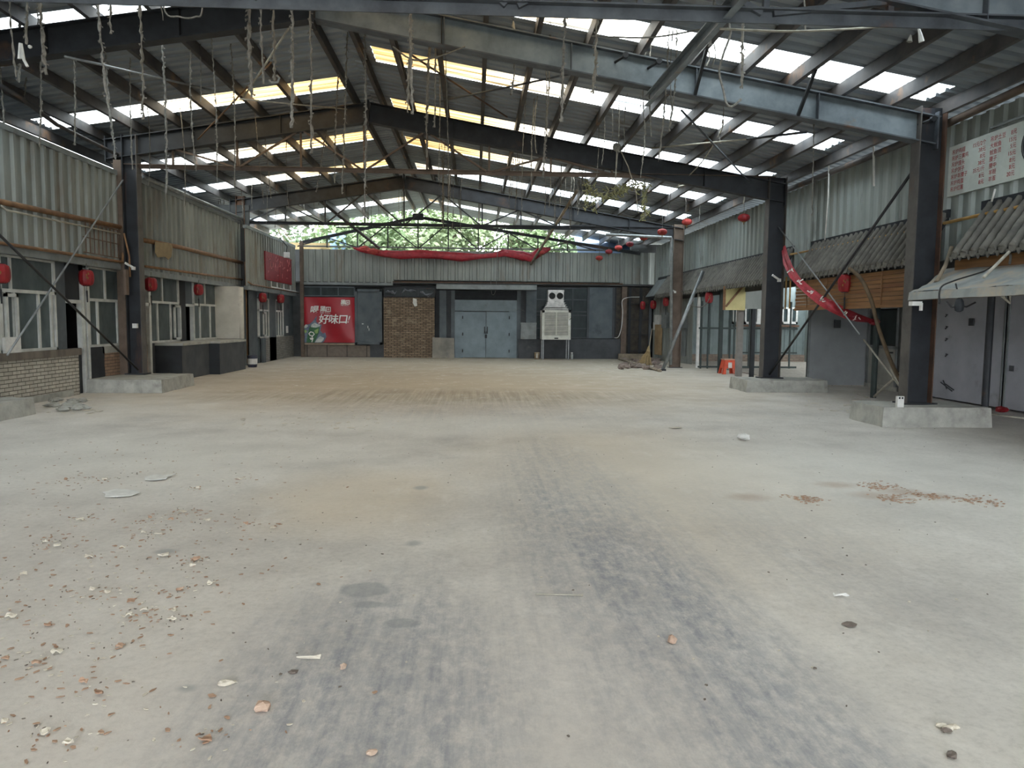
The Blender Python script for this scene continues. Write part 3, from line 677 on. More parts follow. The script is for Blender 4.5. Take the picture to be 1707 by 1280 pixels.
# gable truss over the back wall
GA = aty(697,362,BY-.1); gz = lambda x: GA.z - ((GA.z-4.42)/(6.9-GA.x)*(x-GA.x) if x > GA.x else (GA.z-4.7)/(GA.x+7.1)*(GA.x-x))
t = thing('gable_truss', 'dark open gable truss standing on top of the back wall', 'truss', (0,BY-.1,4.5))
f = MB(); f.bar((-7.1,BY-.1,gz(-7.1)),(GA.x,BY-.1,GA.z),.1,.12); f.bar((GA.x,BY-.1,GA.z),(6.9,BY-.1,gz(6.9)),.1,.12); f.build('rafter', m_dark, t)
f = MB(); f.box(GA.x-.22,GA.x+.22,BY-.2,BY-.02,GA.z-.12,GA.z+.14); f.build('ridge_bracket', m_dark, t)
for i in range(-3, 8):
    x = GA.x+1.24*i
    if gz(x) < 4.7: continue
    w = MB(); w.bar((x,BY-.1,4.5),(x,BY-.1,gz(x)),.05,.05,(0,1,0)); w.build('post', m_dark, t)
    if i % 2:
        for k in (-1, 1):
            if gz(x+k*1.2) > 4.55: w = MB(); w.bar((x,BY-.12,gz(x)-.03),(x+k*1.2,BY-.12,4.53),.045,.045,(0,1,0)); w.build('diagonal', m_dark, t)
b = MB(); b.bar(aty(560,379,28.5), aty(1080,383,28.5), .04, .04); one('cross_bar', b, m_dark, 'horizontal bar crossing the hall just before the back wall gable', 'bar')

# ---------------------------------------------------------------- loose channels, rods and bracing up in the roof
def rod(p, q, r, label, m=None, name='bracing_rod', cat='rod', group=None):
    b = MB(); b.tube([p, q], r, 8); return one(name, b, m or m_steel, label, cat, group, smooth=True)
p, q = aty(1262,-33,7.0), aty(1082,168,FY[1]+.2)
b = MB(); b.channel(p, q, .17, .07, .014, side=-1); one('hanging_channel', b, m_webpale, 'long steel channel slung under the nearest beam, running towards the viewer', 'channel')
rod(aty(108,94,11.3), aty(352,150,14.2), .018, 'pale rod slanting down under the left roof slope', m_galv)
rod(aty(400,165,13.5), aty(578,182,16.5), .014, 'thin pale rod lying low under the left slope near the ridge', m_pale)
rod(aty(405,164,14.5), aty(486,40,11.8), .016, 'thin rod rising to the right under the left slope near the ridge', m_pale)
rod(aty(330,232,17.2), aty(452,104,13.4), .016, 'thin brown rod rising to the right under the left slope', m_brownpipe)
rod(aty(683,90,12.8), aty(845,195,17), .018, 'brown brace rod crossing the orange skylight right of the ridge', m_rust)
rod(aty(735,169,15.5), aty(975,118,12.1), .018, 'brace rod rising right, crossing the other one near the ridge', m_steel)
rod(aty(1136,184,13), aty(1250,304,17), .018, 'thin brace rod falling right below the right roof slope', m_steel)
rod(aty(1085,247,16.5), aty(1245,232,14), .016, 'thin pale rod lying nearly level below the right roof slope', m_pale)
rod(aty(1245,232,14), aty(1345,220,12.8), .022, 'dark rod crossing the skylight near the right eaves', m_dark)
rod(Vector((-7.6,10.5,3.9)), atx(230,616,-7.5), .022, 'black bracing rod falling right across the nearest left shopfront', m_blackrod, group='crossed bracing rods')
rod(atx(12,592,-7.6), atx(205,300,-7.75), .018, 'grey bracing rod rising right across the nearest left shopfront', m_galv, group='crossed bracing rods')
rod(atx(1283,624,6.9), atx(1530,273,6.95), .024, 'black bracing rod rising from the farther right pedestal to the nearest right column', m_blackrod, group='crossed bracing rods')
rod(atx(1290,368,7.0), atx(1433,557,7.0), .014, 'thin pale broken rod falling right across the tiled canopy', m_galv, group='crossed bracing rods')
rod(aty(1440,566,14.2), aty(1512,660,12.6), .016, 'pale broken rod leaning down towards the nearest right column base', m_pale)
p = [atx(1290,326,7.35), atx(1528,231,7.35)]
b = MB(); b.tube([atx(1290,326,7.35), atx(1546,222,7.35)], .06, 12); one('eaves_pipe', b, m_purlin, 'long grey pipe along the right eaves between the two nearer columns', 'pipe', smooth=True)
b = MB(); b.tube([atx(1556,217,7.35), atx(1707,146,7.35), atx(1707,146,7.35)+Vector((0,-4,.02))], .06, 12); one('eaves_pipe', b, m_brown, 'brownish pipe above the red and white price board', 'pipe', smooth=True)
b = MB(); b.tube([aty(1010,391,25.2), aty(1119,396,25.2), aty(1120,400,25.2), aty(1118,608,25.2)], .05, 10); one('scaffold_pipe', b, m_galv, 'bent galvanised pipe standing beside the far right column and reaching into the hall', 'pipe', smooth=True)
b = MB(); q = atz(1104,618); b.tube([q, aty(1172,452,q.y+.1)], .055, 10); t = thing('leaning_pole', 'long galvanised pole leaning on the tiled canopy at far right', 'pole', tuple(q)); b.build('shaft', m_galv, t, smooth=True)
b = MB(); b.box(q.x-.1,q.x+.1,q.y-.1,q.y+.1,0,.06); b.build('foot', m_dark, t)
b = MB(); b.tube([aty(503,310,25.5), aty(632,413,31.2)], .06, 10); one('fallen_pipe', b, m_purlin, 'grey pipe fallen slantwise from the left roof slope to the top of the back wall', 'pipe', smooth=True)
b = MB(); b.tube([aty(962,318,22.8), aty(885,440,31.0)], .05, 8); one('fallen_pipe', b, m_oldwood, 'brown branch-like pole slanting down to the red banner on the back wall', 'pole', smooth=True)
for u, v, lb in ((1025,104,'black bolt with bent shank sticking out of the nearest right beam'), (1080,114,'bent black hook sticking out of the nearest right beam'), (1530,208,'black eye bolt beside the top of the nearest right column')):
    p = aty(u,v,FY[1]-.02); b = MB(); b.tube([p, p+Vector((.12,-.18,.04))], .02, 8); b.lathe(p+Vector((.12,-.2,.04)), [(.045,-.03),(.045,.03)], 8, 'y'); one('bolt', b, m_dark, lb, 'bolt')
# electric cables slung across the roof
def cable(pts, r, label, m=None, name='cable', cat='cable'):
    pts = [Vector(p) for p in pts]; out = []
    for i in range(len(pts)-1):
        a, b_ = pts[max(i-1,0)], pts[i]; c, d = pts[i+1], pts[min(i+2, len(pts)-1)]
        for k in range(6):
            s = k/6; out.append(.5*((2*b_)+(c-a)*s+(2*a-5*b_+4*c-d)*s*s+(3*b_-a-3*c+d)*s**3))
    out.append(pts[-1]); b = MB(); b.tube(out, r, 6); return one(name, b, m or m_rope, label, cat, smooth=True)
cable([aty(1200,48,8), aty(1330,52,8.2), aty(1500,42,8.4), aty(1690,20,8.6)], .012, 'pale wire strung under the near truss at upper right', m_pale)
cable([aty(985,60,9.5), aty(1090,62,9.8), aty(1200,42,9)], .01, 'dark wire strung beneath the near truss over the skylight')
cable([aty(655,78,11), aty(690,100,11.2), aty(735,93,11.2), aty(775,78,11.3)], .012, 'sagging frayed wire across the orange skylight beside the ridge')
cable([aty(268,-150,9), aty(272,8,9), aty(300,28,9), aty(325,28,9), aty(338,8,9), aty(340,-150,9)], .009, 'looped frayed cord hanging in a U at the top left', m_vinep)
cable([aty(1128,312,18), aty(1160,305,18.2), aty(1205,308,18.6), aty(1238,322,19), aty(1239,340,19)], .02, 'arched pale cable carrying the largest round red lantern', m_pale)
cable([aty(1130,310,18), aty(1170,270,16.5), aty(1200,222,15), aty(1206,200,14)], .014, 'pale cord climbing from the arched cable to the right roof slope', m_pale)
cable([aty(818,466,BY-.35), aty(820,490,BY-.35), aty(826,484,BY-.35), aty(829,440,BY-1), aty(829,350,BY-2)], .014, 'dangling cable with a loop in front of the steel doors')
# ---------------------------------------------------------------- back wall
def B(u, v, Y=BY): p = aty(u, v, Y); return p.x, max(0, p.z)
def bx(mb, u0, v0, u1, v1, y0, y1, Y=BY):
    x0, z1 = B(u0, v0, Y); x1, z0 = B(u1, v1, Y); return mb.box(x0, x1, y0, y1, z0, z1)
def back(u0, v0, u1, v1, y0, y1, m, n='wall_back'):
    b = MB(); bx(b, u0, v0, u1, v1, y0, y1); return struct(n, b, m)
b = MB(); b.box(-8.3,8.6,BY+.35,BY+.5,0,4.45); struct('wall_back', b, m_dkwall)
b = MB(); b.box(6.6,8.6,BY+.35,BY+.5,4.3,4.85); struct('wall_back', b, m_dkwall)
def clad_back(u0, v0, u1, v1, y, m):
    x0, z1 = B(u0, v0); x1, z0 = B(u1, v1); b = MB(); b.corr((x0,y,z0), (1,0,0), x1-x0, (0,0,1), z1-z0, .3, .05, nrm=(0,-1,0)); return struct('wall_back', b, m)
clad_back(503, 415, 657, 472, BY, m_clad); clad_back(655, 417, 1037, 471, BY-.02, m_clad); clad_back(1036, 420, 1099, 474, BY+.25, m_clad)
back(503,411,1064,417,BY-.12,BY+.12,m_trim,'trim_5'); back(503,470,655,476,BY-.08,BY+.1,m_trim,'trim_6'); back(655,471,1092,476.5,BY-.1,BY+.1,m_trim,'trim_6')
b = MB(); x0, z = B(655,470); x1, _ = B(1037,470); b.tube([(x0,BY-.12,z),(x1,BY-.12,z+.02)], .025, 6); one('brown_pipe', b, m_rust, 'rusty pipe along the bottom of the back wall cladding', 'pipe')
back(503,475,1092,484,BY+.02,BY+.3,m_black)
b = MB(); b.box(-8.3,8.6,BY-.03,BY+.4,3.06,3.12); struct('wall_back', b, m_dkwall)  # unseen cap added to keep sky light out of the cavity behind the panes
# left: dark transom lights, red poster, panel and stone dado
back(505,575,638,599,BY-.02,BY+.3,brick_mat('brown_stone_dado', (124,114,104), (104,96,88), (74,70,66), 'XZ', .82, .6, .02, bump=.3))
back(617,574,641,599,BY-.05,BY+.02,m_plaster)
back(505,571.5,592,575,BY-.1,BY+.05,mat('tan_ledge', (158,144,124), (128,116,100), 4, .8),'sill_back')
def window_back(u0, v0, u1, v1, ups, hs=(), y=BY-.01, m=None, gm=None, t=.045):
    nwin[0] += 1; x0, z1 = B(u0, v0); x1, z0 = B(u1, v1); w = sroot(f'window_{nwin[0]}', ((x0+x1)/2, y, z0)); f = MB()
    f.box(x0,x0+t,y-.04,y+.04,z0,z1); f.box(x1-t,x1,y-.04,y+.04,z0,z1); f.box(x0,x1,y-.04,y+.04,z0,z0+t); f.box(x0,x1,y-.04,y+.04,z1-t,z1)
    for u in ups: x = B(u, v0)[0]; f.box(x-t/2,x+t/2,y-.035,y+.035,z0,z1)
    for v in hs: z = B(u0, v)[1]; f.box(x0,x1,y-.035,y+.035,z-t/2,z+t/2)
    f.build('frame', m or m_dark, w); g = MB(); g.box(x0+t,x1-t,y-.005,y+.005,z0+t,z1-t); g.build('pane', gm or m_glassd, w); return w
window_back(505,477,592,494.5,[535,564],m=m_wallgrey)
x0, z1 = B(507,495); x1, z0 = B(592,571)
W, H = x1-x0, z1-z0; py = BY-.075
t = thing('red_poster', 'red advertising poster with white calligraphy and a green food pouch on the back wall', 'poster', ((x0+x1)/2,py,z0))
b = MB(); n = 24
vs_ = []
for i in range(n+1):
    for k in range(13):
        a, c = i/n, k/12; bul = .02*math.sin(a*9+c*3)*(1 if c > .25 else 1.6)*(0 if i in (0,n) or k in (0,12) else 1)
        vs_.append((x0+W*a, py-bul, z0+H*c))
b.add(vs_, [(i*13+k,(i+1)*13+k,(i+1)*13+k+1,i*13+k+1) for i in range(n) for k in range(12)]); b.build('vinyl_sheet', m_poster, t, smooth=True)
def PP(u, v): x, z = B(u, v); return (x, py-.035, z)
X_, Z_ = (1,0,0), (0,0,1)
txt('喝', PP(517.2,521.6), .36, X_, Z_, m_char, t, 'slogan_lettering', shear=.15, bold=.007)
txt('黑', PP(534,518.6), .25, X_, Z_, m_char, t, 'logo_lettering', squash=1.05, bold=.006)
txt('HEI KOU', PP(534.5,522.6), .085, X_, Z_, m_char, t, 'logo_lettering', squash=1.25)
for i, ch in enumerate('好味口'): txt(ch, PP(531.5+16*i,538), .42, X_, Z_, m_char, t, 'slogan_lettering', shear=.15, bold=.007)
txt('!', PP(578.5,537.5), .4, X_, Z_, m_char, t, 'slogan_lettering', shear=.3)
txt('黑', PP(568.5,506.8), .21, X_, Z_, m_char, t, 'logo_lettering', squash=1.05, bold=.006)
txt('HEI KOU', PP(569,509.8), .07, X_, Z_, m_char, t, 'logo_lettering', squash=1.2)
def ring(u0, v0, u1, v1, w):
    a = PP(u0, v0); c = PP(u1, v1); b = MB(); yy = a[1]
    for k in ((a[0],c[0],a[2]-w,a[2]),(a[0],c[0],c[2],c[2]+w),(a[0],a[0]+w,c[2],a[2]),(c[0]-w,c[0],c[2],a[2])): b.box(k[0],k[1],yy-.004,yy,k[2],k[3])
    m_ = ((a[0]+c[0])/2, (a[2]+c[2])/2); b.box(m_[0]-.012,m_[0]+.012,yy-.004,yy,c[2]+w*1.6,a[2]-w*1.6); b.box(a[0]+w*1.6,c[0]-w*1.6,yy-.004,yy,m_[1]-.012,m_[1]+.012)
    b.build('square_emblem', m_char, t)
ring(544,511.5,552.5,519.5,.035); ring(577,500.5,584,507.5,.03)
POUCH = []
def flat(uv, m, n, lift, p=None):
    b = MB(); b.prism([Vector(PP(u,v))-Vector((0,lift,0)) for u, v in uv], (0,.003,0)); o = b.build(n, m, p or t)
    if n == 'printed_pouch' and m is mg: POUCH.append(o)
mg = mat('green_print', (46,104,62), (36,84,50), 9, .4); mg2 = mat('pale_green_print', (140,170,96), (110,146,80), 9, .4); mw = mat('grey_white_print', (200,204,198), (150,160,156), 9, .4); mb_ = mat('blue_grey_print', (110,122,140), (80,92,112), 9, .4)
flat([(507.5,570.5),(509,561),(507.5,548),(511,541),(517,540),(523,535),(529,526),(528,536),(532,540),(537,541),(535,551),(539,556),(543,554),(545,561),(541,569),(538,571)], mb_, 'printed_pouch', .004)
flat([(512,570.5),(514,556),(516,548),(519,542),(526,539),(534,544),(533,553),(529,563),(525,570.5)], mg, 'printed_pouch', .008)
flat([(520,541.5),(525,538),(530,540),(535,541.5),(533,545),(526,546),(519,545)], mw, 'printed_pouch', .012)
flat([(525,551),(532,547),(531,555),(527,556)], mg2, 'printed_pouch', .012)
def scrib(pts, r=.022): b = MB(); b.tube([Vector(PP(u,v))-Vector((0,.015,0)) for u, v in pts], r, 6); b.build('pouch_lettering', m_char, POUCH[0])
scrib([(516,556),(519,553),(523,554),(525,557),(522,560),(518,559),(516,556)]); scrib([(522,560),(520,566),(523,563),(521,570)]); scrib([(518,563),(520,566)])
flat([(526,570.5),(530,564),(535,560),(541,563),(540,567),(536,570.5)], mw, 'printed_pouch', .012)
flat([(508,544),(511,540.5),(515,543),(512,546),(508.5,547)], mw, 'printed_pouch', .012)
flat([(508,551),(511,549),(513,552),(510,556)], mg2, 'printed_pouch', .012)
# grey door-like panel and pier
t = thing('framed_board', 'tall grey framed panel on the back wall between the red poster and the brick infill', 'panel', (*[(B(592,573)[0]+B(637,573)[0])/2, BY-.1], B(592,573)[1]))
b = MB(); bx(b,592,482,637.5,574,BY-.06,BY+.1); b.build('board', m_wallgrey, t)
b = MB()
for q in ((592,482,596.5,574),(633,482,637.5,574),(592,482,637.5,486),(592,570,637.5,574)): bx(b,*q,BY-.12,BY-.05)
b.build('frame', m_wallgrey, t)
b = MB(); bx(b,603.5,539,606.5,540.5,BY-.075,BY-.06); bx(b,613,543,614.4,547,BY-.075,BY-.06); bx(b,615,547,616,551,BY-.075,BY-.06); b.build('paint_chip', m_alu, t)
# brick infill with broken transom above
back(640,496,724.5,600,BY-.12,BY+.15,m_brickb)
window_back(640,479,726,495.5,[668,697],m=m_dark)
for uv in ((643,492,662,481),(671,491,694,480),(700,494,722,485)):
    b = MB(); rr = random.Random(uv[0]); p = [B(uv[0]+(uv[2]-uv[0])*k/5, (uv[1]+uv[3])/2+rr.uniform(-4,4)) for k in range(6)]
    b.tube([(x,BY-.07,z) for x, z in p], .07, 6, rs=[.02,.06,.03,.08,.04,.01])
    one('plastic_bag', b, mat('grey_plastic_film', (104,108,114), (66,70,76), 14, .4), f'crumpled grey plastic sheet stuffed in the {"left" if uv[0] < 650 else "middle" if uv[0] < 690 else "right"} transom light over the brick infill', 'plastic sheet', 'plastic sheets above the brick infill')
b = MB(); p = B(691,501); b.prism([(p[0]-.05,BY-.13,p[1]+.1),(p[0]+.1,BY-.13,p[1]+.06),(p[0]+.12,BY-.13,p[1]-.22),(p[0]+.02,BY-.13,p[1]-.25),(p[0]-.06,BY-.13,p[1]-.1)], (0,-.01,0)); one('torn_paper', b, m_paper, 'torn white paper stuck at the top of the brick infill', 'paper')
# door recess
back(724,478,733,597,BY-.02,BY+.3,m_black); back(733,484,744,599,BY-.18,BY+.2,m_wallgrey); back(744,484,757,599,BY+.05,BY+.3,m_plaster); back(752,484,758,599,BY-.05,BY+.2,m_wallgrey)
back(757,484,864,500,BY+.05,BY+.3,m_black)
back(757,499.5,864,519,BY-.02,BY+.3,m_gdoor); back(757,519,771.5,599,BY-.02,BY+.3,m_gdoor); back(849,519,864,599,BY-.02,BY+.3,m_gdoor)
back(862,484,867,599,BY-.05,BY+.2,m_wallgrey); back(867,484,877,599,BY+.05,BY+.3,m_plaster); back(877,484,893,599,BY-.12,BY+.2,m_wallgrey)
back(729,475,892.5,484.5,BY-.75,BY-.02,m_trim,'trim_7')
d = sroot('door_6', ((B(811,597)[0]), BY-.02, 0))
for (u0, u1) in ((771.5,809.8),(810.6,849)):
    b = MB(); x0, z1 = B(u0,519.5); x1, _ = B(u1,519.5); b.box(x0,x1,BY-.05,BY-.01,.02,z1); o = b.build('door_leaf', m_gdoor, d)
    s = 1 if u0 < 800 else -1; xe = x1 if s > 0 else x0
    for z in (.3,1.0,1.7):
        h = MB(); xx = x0 if s > 0 else x1; h.lathe((xx,BY-.06,z), [(.02,-.06),(.02,.06)], 8); h.build('hinge', m_dark, o)
    h = MB(); h.box(xe-.05*s-.02,xe-.05*s+.02,BY-.09,BY-.05,1.02,1.32); h.build('handle', m_dark, o)
h = MB(); c = B(810,552); h.tube([(c[0]-.05,BY-.1,1.14),(c[0],BY-.12,1.0),(c[0]+.05,BY-.1,1.14)], .018, 6); h.box(c[0]-.045,c[0]+.045,BY-.14,BY-.09,.84,.98); h.build('padlock', m_dark, d)
def plate(u0, v0, u1, v1, tilt, label, name, m, cat):
    x0, z1 = B(u0, v0); x1, z0 = B(u1, v1); b = MB(); y = BY-.3
    b.prism([(x0,y-tilt,0 if v1 > 590 else z0),(x1,y-tilt,0 if v1 > 590 else z0),(x1-.02,y,z1),(x0,y,z1+.02)], (0,.06,0)); return one(name, b, m, label, cat)
plate(721.5,563,758,598,.14,'square grey cement slab leaning against the wall left of the steel doors','cement_slab',mat('stained_cement_board', (140,136,126), (112,110,104), 2.2, .9, dirt=(96,98,100), dirt_at=.6),'slab')
# right of the doors: low wall, windows, grey panel, post, dark store
back(864,565,893,599,BY-.22,BY+.1,m_plaster); back(893,564,1036,599,BY-.12,BY+.2,m_plaster)
b = MB(); bx(b,867.5,541,893,565,BY-.3,BY-.2); bx(b,867,537.5,893.5,541,BY-.34,BY-.18); one('grey_box', b, m_trim, 'grey metal box with a bright top on the low wall beside the air cooler', 'box')
window_back(893,479,980,564,[955],[499,519,525,547],m=m_plaster,gm=m_glassd)
t = thing('framed_board', 'dark grey panel on the back wall right of the air cooler window', 'panel', ((B(980,564)[0]+B(1022,564)[0])/2, BY-.1, B(980,564)[1]))
b = MB(); bx(b,979,479,1023,564,BY-.08,BY+.1); b.build('board', m_wallgrey, t)
b = MB(); bx(b,979,479,981,564,BY-.1,BY-.08); b.build('edge_strip', m_plaster, t)
b = MB(); bx(b,1021,479,1023,564,BY-.1,BY-.08); b.build('edge_strip', m_plaster, t)
b = MB(); bx(b,1035.5,478,1041.5,598,BY-.2,BY-.06); one('brown_post', b, m_brown, 'brown post on the back wall at the left side of the dark store front', 'post')
t = thing('store_screen', 'dark framed mesh screen of the store front in the far right corner', 'screen', (B(1062,597)[0],BY-.05,0))
b = MB()
for u in (1023,1041,1048,1066,1082): bx(b,u,479,u+1.6,597,BY-.08,BY-.03)
for v in (506,532,557,584): bx(b,1023,v,1090,v+1.6,BY-.085,BY-.025)
b.build('frame', m_black, t)
b = MB(); bx(b,1023,479,1090,598,BY-.02,BY+.1); b.build('mesh_panel', mat('sooty_mesh', (74,68,60), (50,47,44), 6, .9), t)
back(1085,476,1120,599,BY-.02,BY+.3,m_black)
# crumpled red banner over the top of the cladding
m_banner = mat('crumpled_red_banner', (176,44,58), (132,20,36), 7, .35, bump=.6, dirt=(222,142,150), dirt_at=.62, dscale=2.2, dstretch=(1,1,4))
pts = [(590,413.5,.3),(602,417,.9),(616,420,1.2),(640,423,1.6),(668,425,1.9),(700,424,1.8),(735,426,2.1),(770,429,1.9),(800,428,1.4),(825,425,1.2),(840,421,1.6),(856,423,2.0),(872,426,2.2),(885,430,1.9),(893,424,2.6),(905,419,1.8),(917,415,.6)]
b = MB(); rr = random.Random(5); rows = 12; prof = []
for i, (u, v, w) in enumerate(pts):
    p = aty(u, v, BY-.22)
    for k in range(rows):
        a = 2*math.pi*k/rows; j = rr.uniform(.7,1.25)
        prof.append((p.x+rr.uniform(-.05,.05), p.y-.06+.1*math.cos(a)*j, p.z+.085*w*math.sin(a)*j))
fs = [(i*rows+k,(i+1)*rows+k,(i+1)*rows+(k+1)%rows,i*rows+(k+1)%rows) for i in range(len(pts)-1) for k in range(rows)]
b.add(prof, fs); one('red_banner', b, m_banner, 'long crumpled red banner draped along the top of the back wall', 'banner', smooth=True)
b = MB(); p = aty(622,419,BY-.35); b.blob(p, .3, .12, .12, 8, .3); b.blob(p+Vector((-.35,0,.1)), .25, .1, .12, 8, .3); one('rolled_cloth', b, m_redfade, 'bundled faded cloth on top of the back wall at the end of the fallen pipe', 'cloth')
# evaporative air cooler
cx0, cx1 = B(901,540,BY-.5)[0], B(948,540,BY-.5)[0]; yb = BY-.35; yf = BY-1.2
zc0, zc1 = aty(920,566,yf).z, aty(920,517,yf).z
m_cool = mat('ivory_cooler_plastic', (206,206,196), (184,184,174), 5, .5, dirt=(150,146,134), dirt_at=.66)
m_duct = mat('silver_foil_duct', (196,196,192), (150,150,148), 7, .35, .5, bump=.3)
t = thing('air_cooler', 'large ivory evaporative air cooler on legs with a twin-nozzle duct on top', 'air cooler', ((cx0+cx1)/2,(yb+yf)/2,0))
b = MB(); b.box(cx0+.06,cx1-.06,yf+.06,yb,zc0+.1,zc1-.05); b.build('cabinet', m_cool, t)
for x in (cx0,cx1-.1):
    for y in (yf,yb-.12): f = MB(); f.box(x,x+.1,y,y+.12,zc0+.02,zc1); f.build('corner_post', m_cool, t)
f = MB(); f.box(cx0,cx1,yf,yf+.1,zc1-.1,zc1); f.build('top_rail', m_cool, t)
f = MB(); f.box(cx0,cx1,yf-.02,yb,zc0,zc0+.16); f.build('water_tray', m_cool, t)
f = MB(); f.box((cx0+cx1)/2-.08,(cx0+cx1)/2+.08,yf-.03,yf-.02,zc0+.03,zc0+.08); f.build('drain_slot', m_black, t)
m_slot = mat('louvre_slot', (96,94,88), (80,78,74), 5, .8)
f = MB(); f.box(cx0+.1,cx1-.1,yf+.04,yf+.07,zc0+.17,zc1-.1); f.build('filter_pad', m_slot, t)
f = MB(); n = 16; zz = zc0+.2
for i in range(n): z = zz+(zc1-.14-zz)*i/(n-1); f.bar((cx0+.1,yf+.02,z),(cx1-.1,yf+.02,z),.04,.03)
for i in range(n): z = zz+(zc1-.14-zz)*i/(n-1); f.bar((cx0+.02,yf+.14,z),(cx0+.02,yb-.1,z),.04,.03)
f.build('louvre', m_cool, t)
f = MB(); f.box((cx0+cx1)/2-.018,(cx0+cx1)/2+.018,yf-.01,yf+.03,zc0+.18,zc1-.1); f.build('centre_bar', m_cool, t)
f = MB(); f.box(cx1-.11,cx1-.03,yf-.06,yf,(zc0+zc1)/2-.02,(zc0+zc1)/2+.22); f.build('switch_box', m_white, t)
f = MB(); p = Vector((cx1-.07,yf-.05,(zc0+zc1)/2+.2)); f.tube([p,p+Vector((.1,-.02,.12)),p+Vector((.12,.1,.1))], .012, 6); f.build('cable', m_blackrod, t)
for x in (cx0+.05,cx1-.09):
    for y in (yf+.06,yb-.06): f = MB(); f.box(x,x+.04,y-.02,y+.02,0,zc0); f.build('leg', m_galv, t)
mx_, my_ = (cx0+cx1)/2-.02, (yf+yb)/2
def ringq(w, z, y=None, d=None): d = d or w; y = y if y is not None else my_; return [(mx_-w,y-d,z),(mx_+w,y-d,z),(mx_+w,y+d,z),(mx_-w,y+d,z)]
lv = [ringq(.55,zc1-.03,d=.38), ringq(.5,zc1+.03,d=.36), ringq(.40,zc1+.14,d=.3), ringq(.34,zc1+.28,d=.28), ringq(.31,zc1+.38,d=.27)]
b = MB()
vv = [q for l in lv for q in l]; b.add(vv, [(i*4+k,i*4+(k+1)%4,i*4+4+(k+1)%4,i*4+4+k) for i in range(4) for k in range(4)])
for i, z in enumerate((.06,.14,.22,.30,.38)): w = .5-.04*i; b.box(mx_-w,mx_+w,my_-.4+.03*i,my_-.26,zc1+z-.012,zc1+z+.012)
b.build('duct_base', m_duct, t)
b = MB(); b.box(mx_-.32,mx_+.32,my_-.3,my_+.28,zc1+.38,zc1+.78); b.box(mx_-.33,mx_+.33,my_-.32,my_+.28,zc1+.74,zc1+.82); o = b.build('duct_head', m_duct, t)
for s in (-1, 1):
    f = MB(); c = Vector((mx_+.16*s,my_-.3,zc1+.58)); f.lathe(c, [(.155,0),(.155,-.06),(.135,-.06),(.13,0)], 24, 'y'); f.build('nozzle', m_duct, o)
    f = MB(); f.lathe(c+Vector((0,-.015,0)), [(.001,0),(.133,0),(.133,-.01),(.001,-.01)], 24, 'y'); f.build('opening', m_void, o)
# small things at the foot of the back wall
def stand(u, v): return atz(u, v)
p = aty(895,597,BY-.7); t = thing('tin_bucket', 'small beige bucket standing left of the air cooler legs', 'bucket', (p.x,p.y,0)); b = MB(); b.lathe((p.x,p.y,0), [(.1,0),(.115,.25),(.125,.26),(.125,.28),(.1,.28),(.09,.04)], 16); b.build('pail', mat('beige_tin', (182,166,142), (152,136,114), 8, .7), t, smooth=True); b = MB(); b.box(p.x-.03,p.x+.01,p.y-.125,p.y-.1,.06,.24); b.build('label_band', m_white, t)
p = aty(953,598,BY-.7); t = thing('glass_jar', 'tall pale jar standing on the floor right of the air cooler', 'jar', (p.x,p.y,0)); b = MB(); b.lathe((p.x,p.y,0), [(.05,0),(.055,.04),(.055,.2),(.04,.23),(.04,.25)], 14); b.build('jar_body', mat('cloudy_jar', (176,180,178), (140,146,146), 9, .3), t, smooth=True); b = MB(); b.lathe((p.x,p.y,.25), [(.045,0),(.045,.04)], 14); b.build('lid', m_white, t)
cable([(B(1023,564)[0],BY-.2,.9), aty(1031,561,BY-.4), aty(1036,545,BY-.45), aty(1038,520,BY-.45), aty(1037,502,BY-.45), aty(1046,496,BY-.4), aty(1066,495,BY-.3)], .016, 'bent white hose hanging by the brown post on the back wall', m_white, 'hose', 'hose')
p0 = atz(1032,597); b = MB(); q0, q1 = aty(1031,592.5,BY-.9), aty(1073,590,BY-.9); b.box(q0.x,q1.x,BY-1.05,BY-.8,.03,.26); one('timber_baulk', b, m_oldwood, 'grey squared timber lying before the dark store front', 'timber')
q = atz(1077,609); top = aty(1087,548,q.y+.6)
t = thing('broom', 'straw yard broom leaning by the dark store front', 'broom', tuple(q))
b = MB(); mid = q.lerp(top, .45); b.tube([mid, top], .018, 7); b.build('handle', m_oldwood, t)
b = MB(); rr = random.Random(2)
for k in range(70):
    a = q+Vector((rr.uniform(-.35,.2), rr.uniform(-.18,.18), rr.uniform(0,.05))); b.tube([a, a.lerp(mid,.55)+Vector((0,0,rr.uniform(-.05,.05))), mid+Vector((rr.uniform(-.03,.03),rr.uniform(-.03,.03),rr.uniform(-.05,.12)))], .008, 4)
b.build('bristles', mat('straw', (168,146,106), (134,114,80), 14, .9), t)
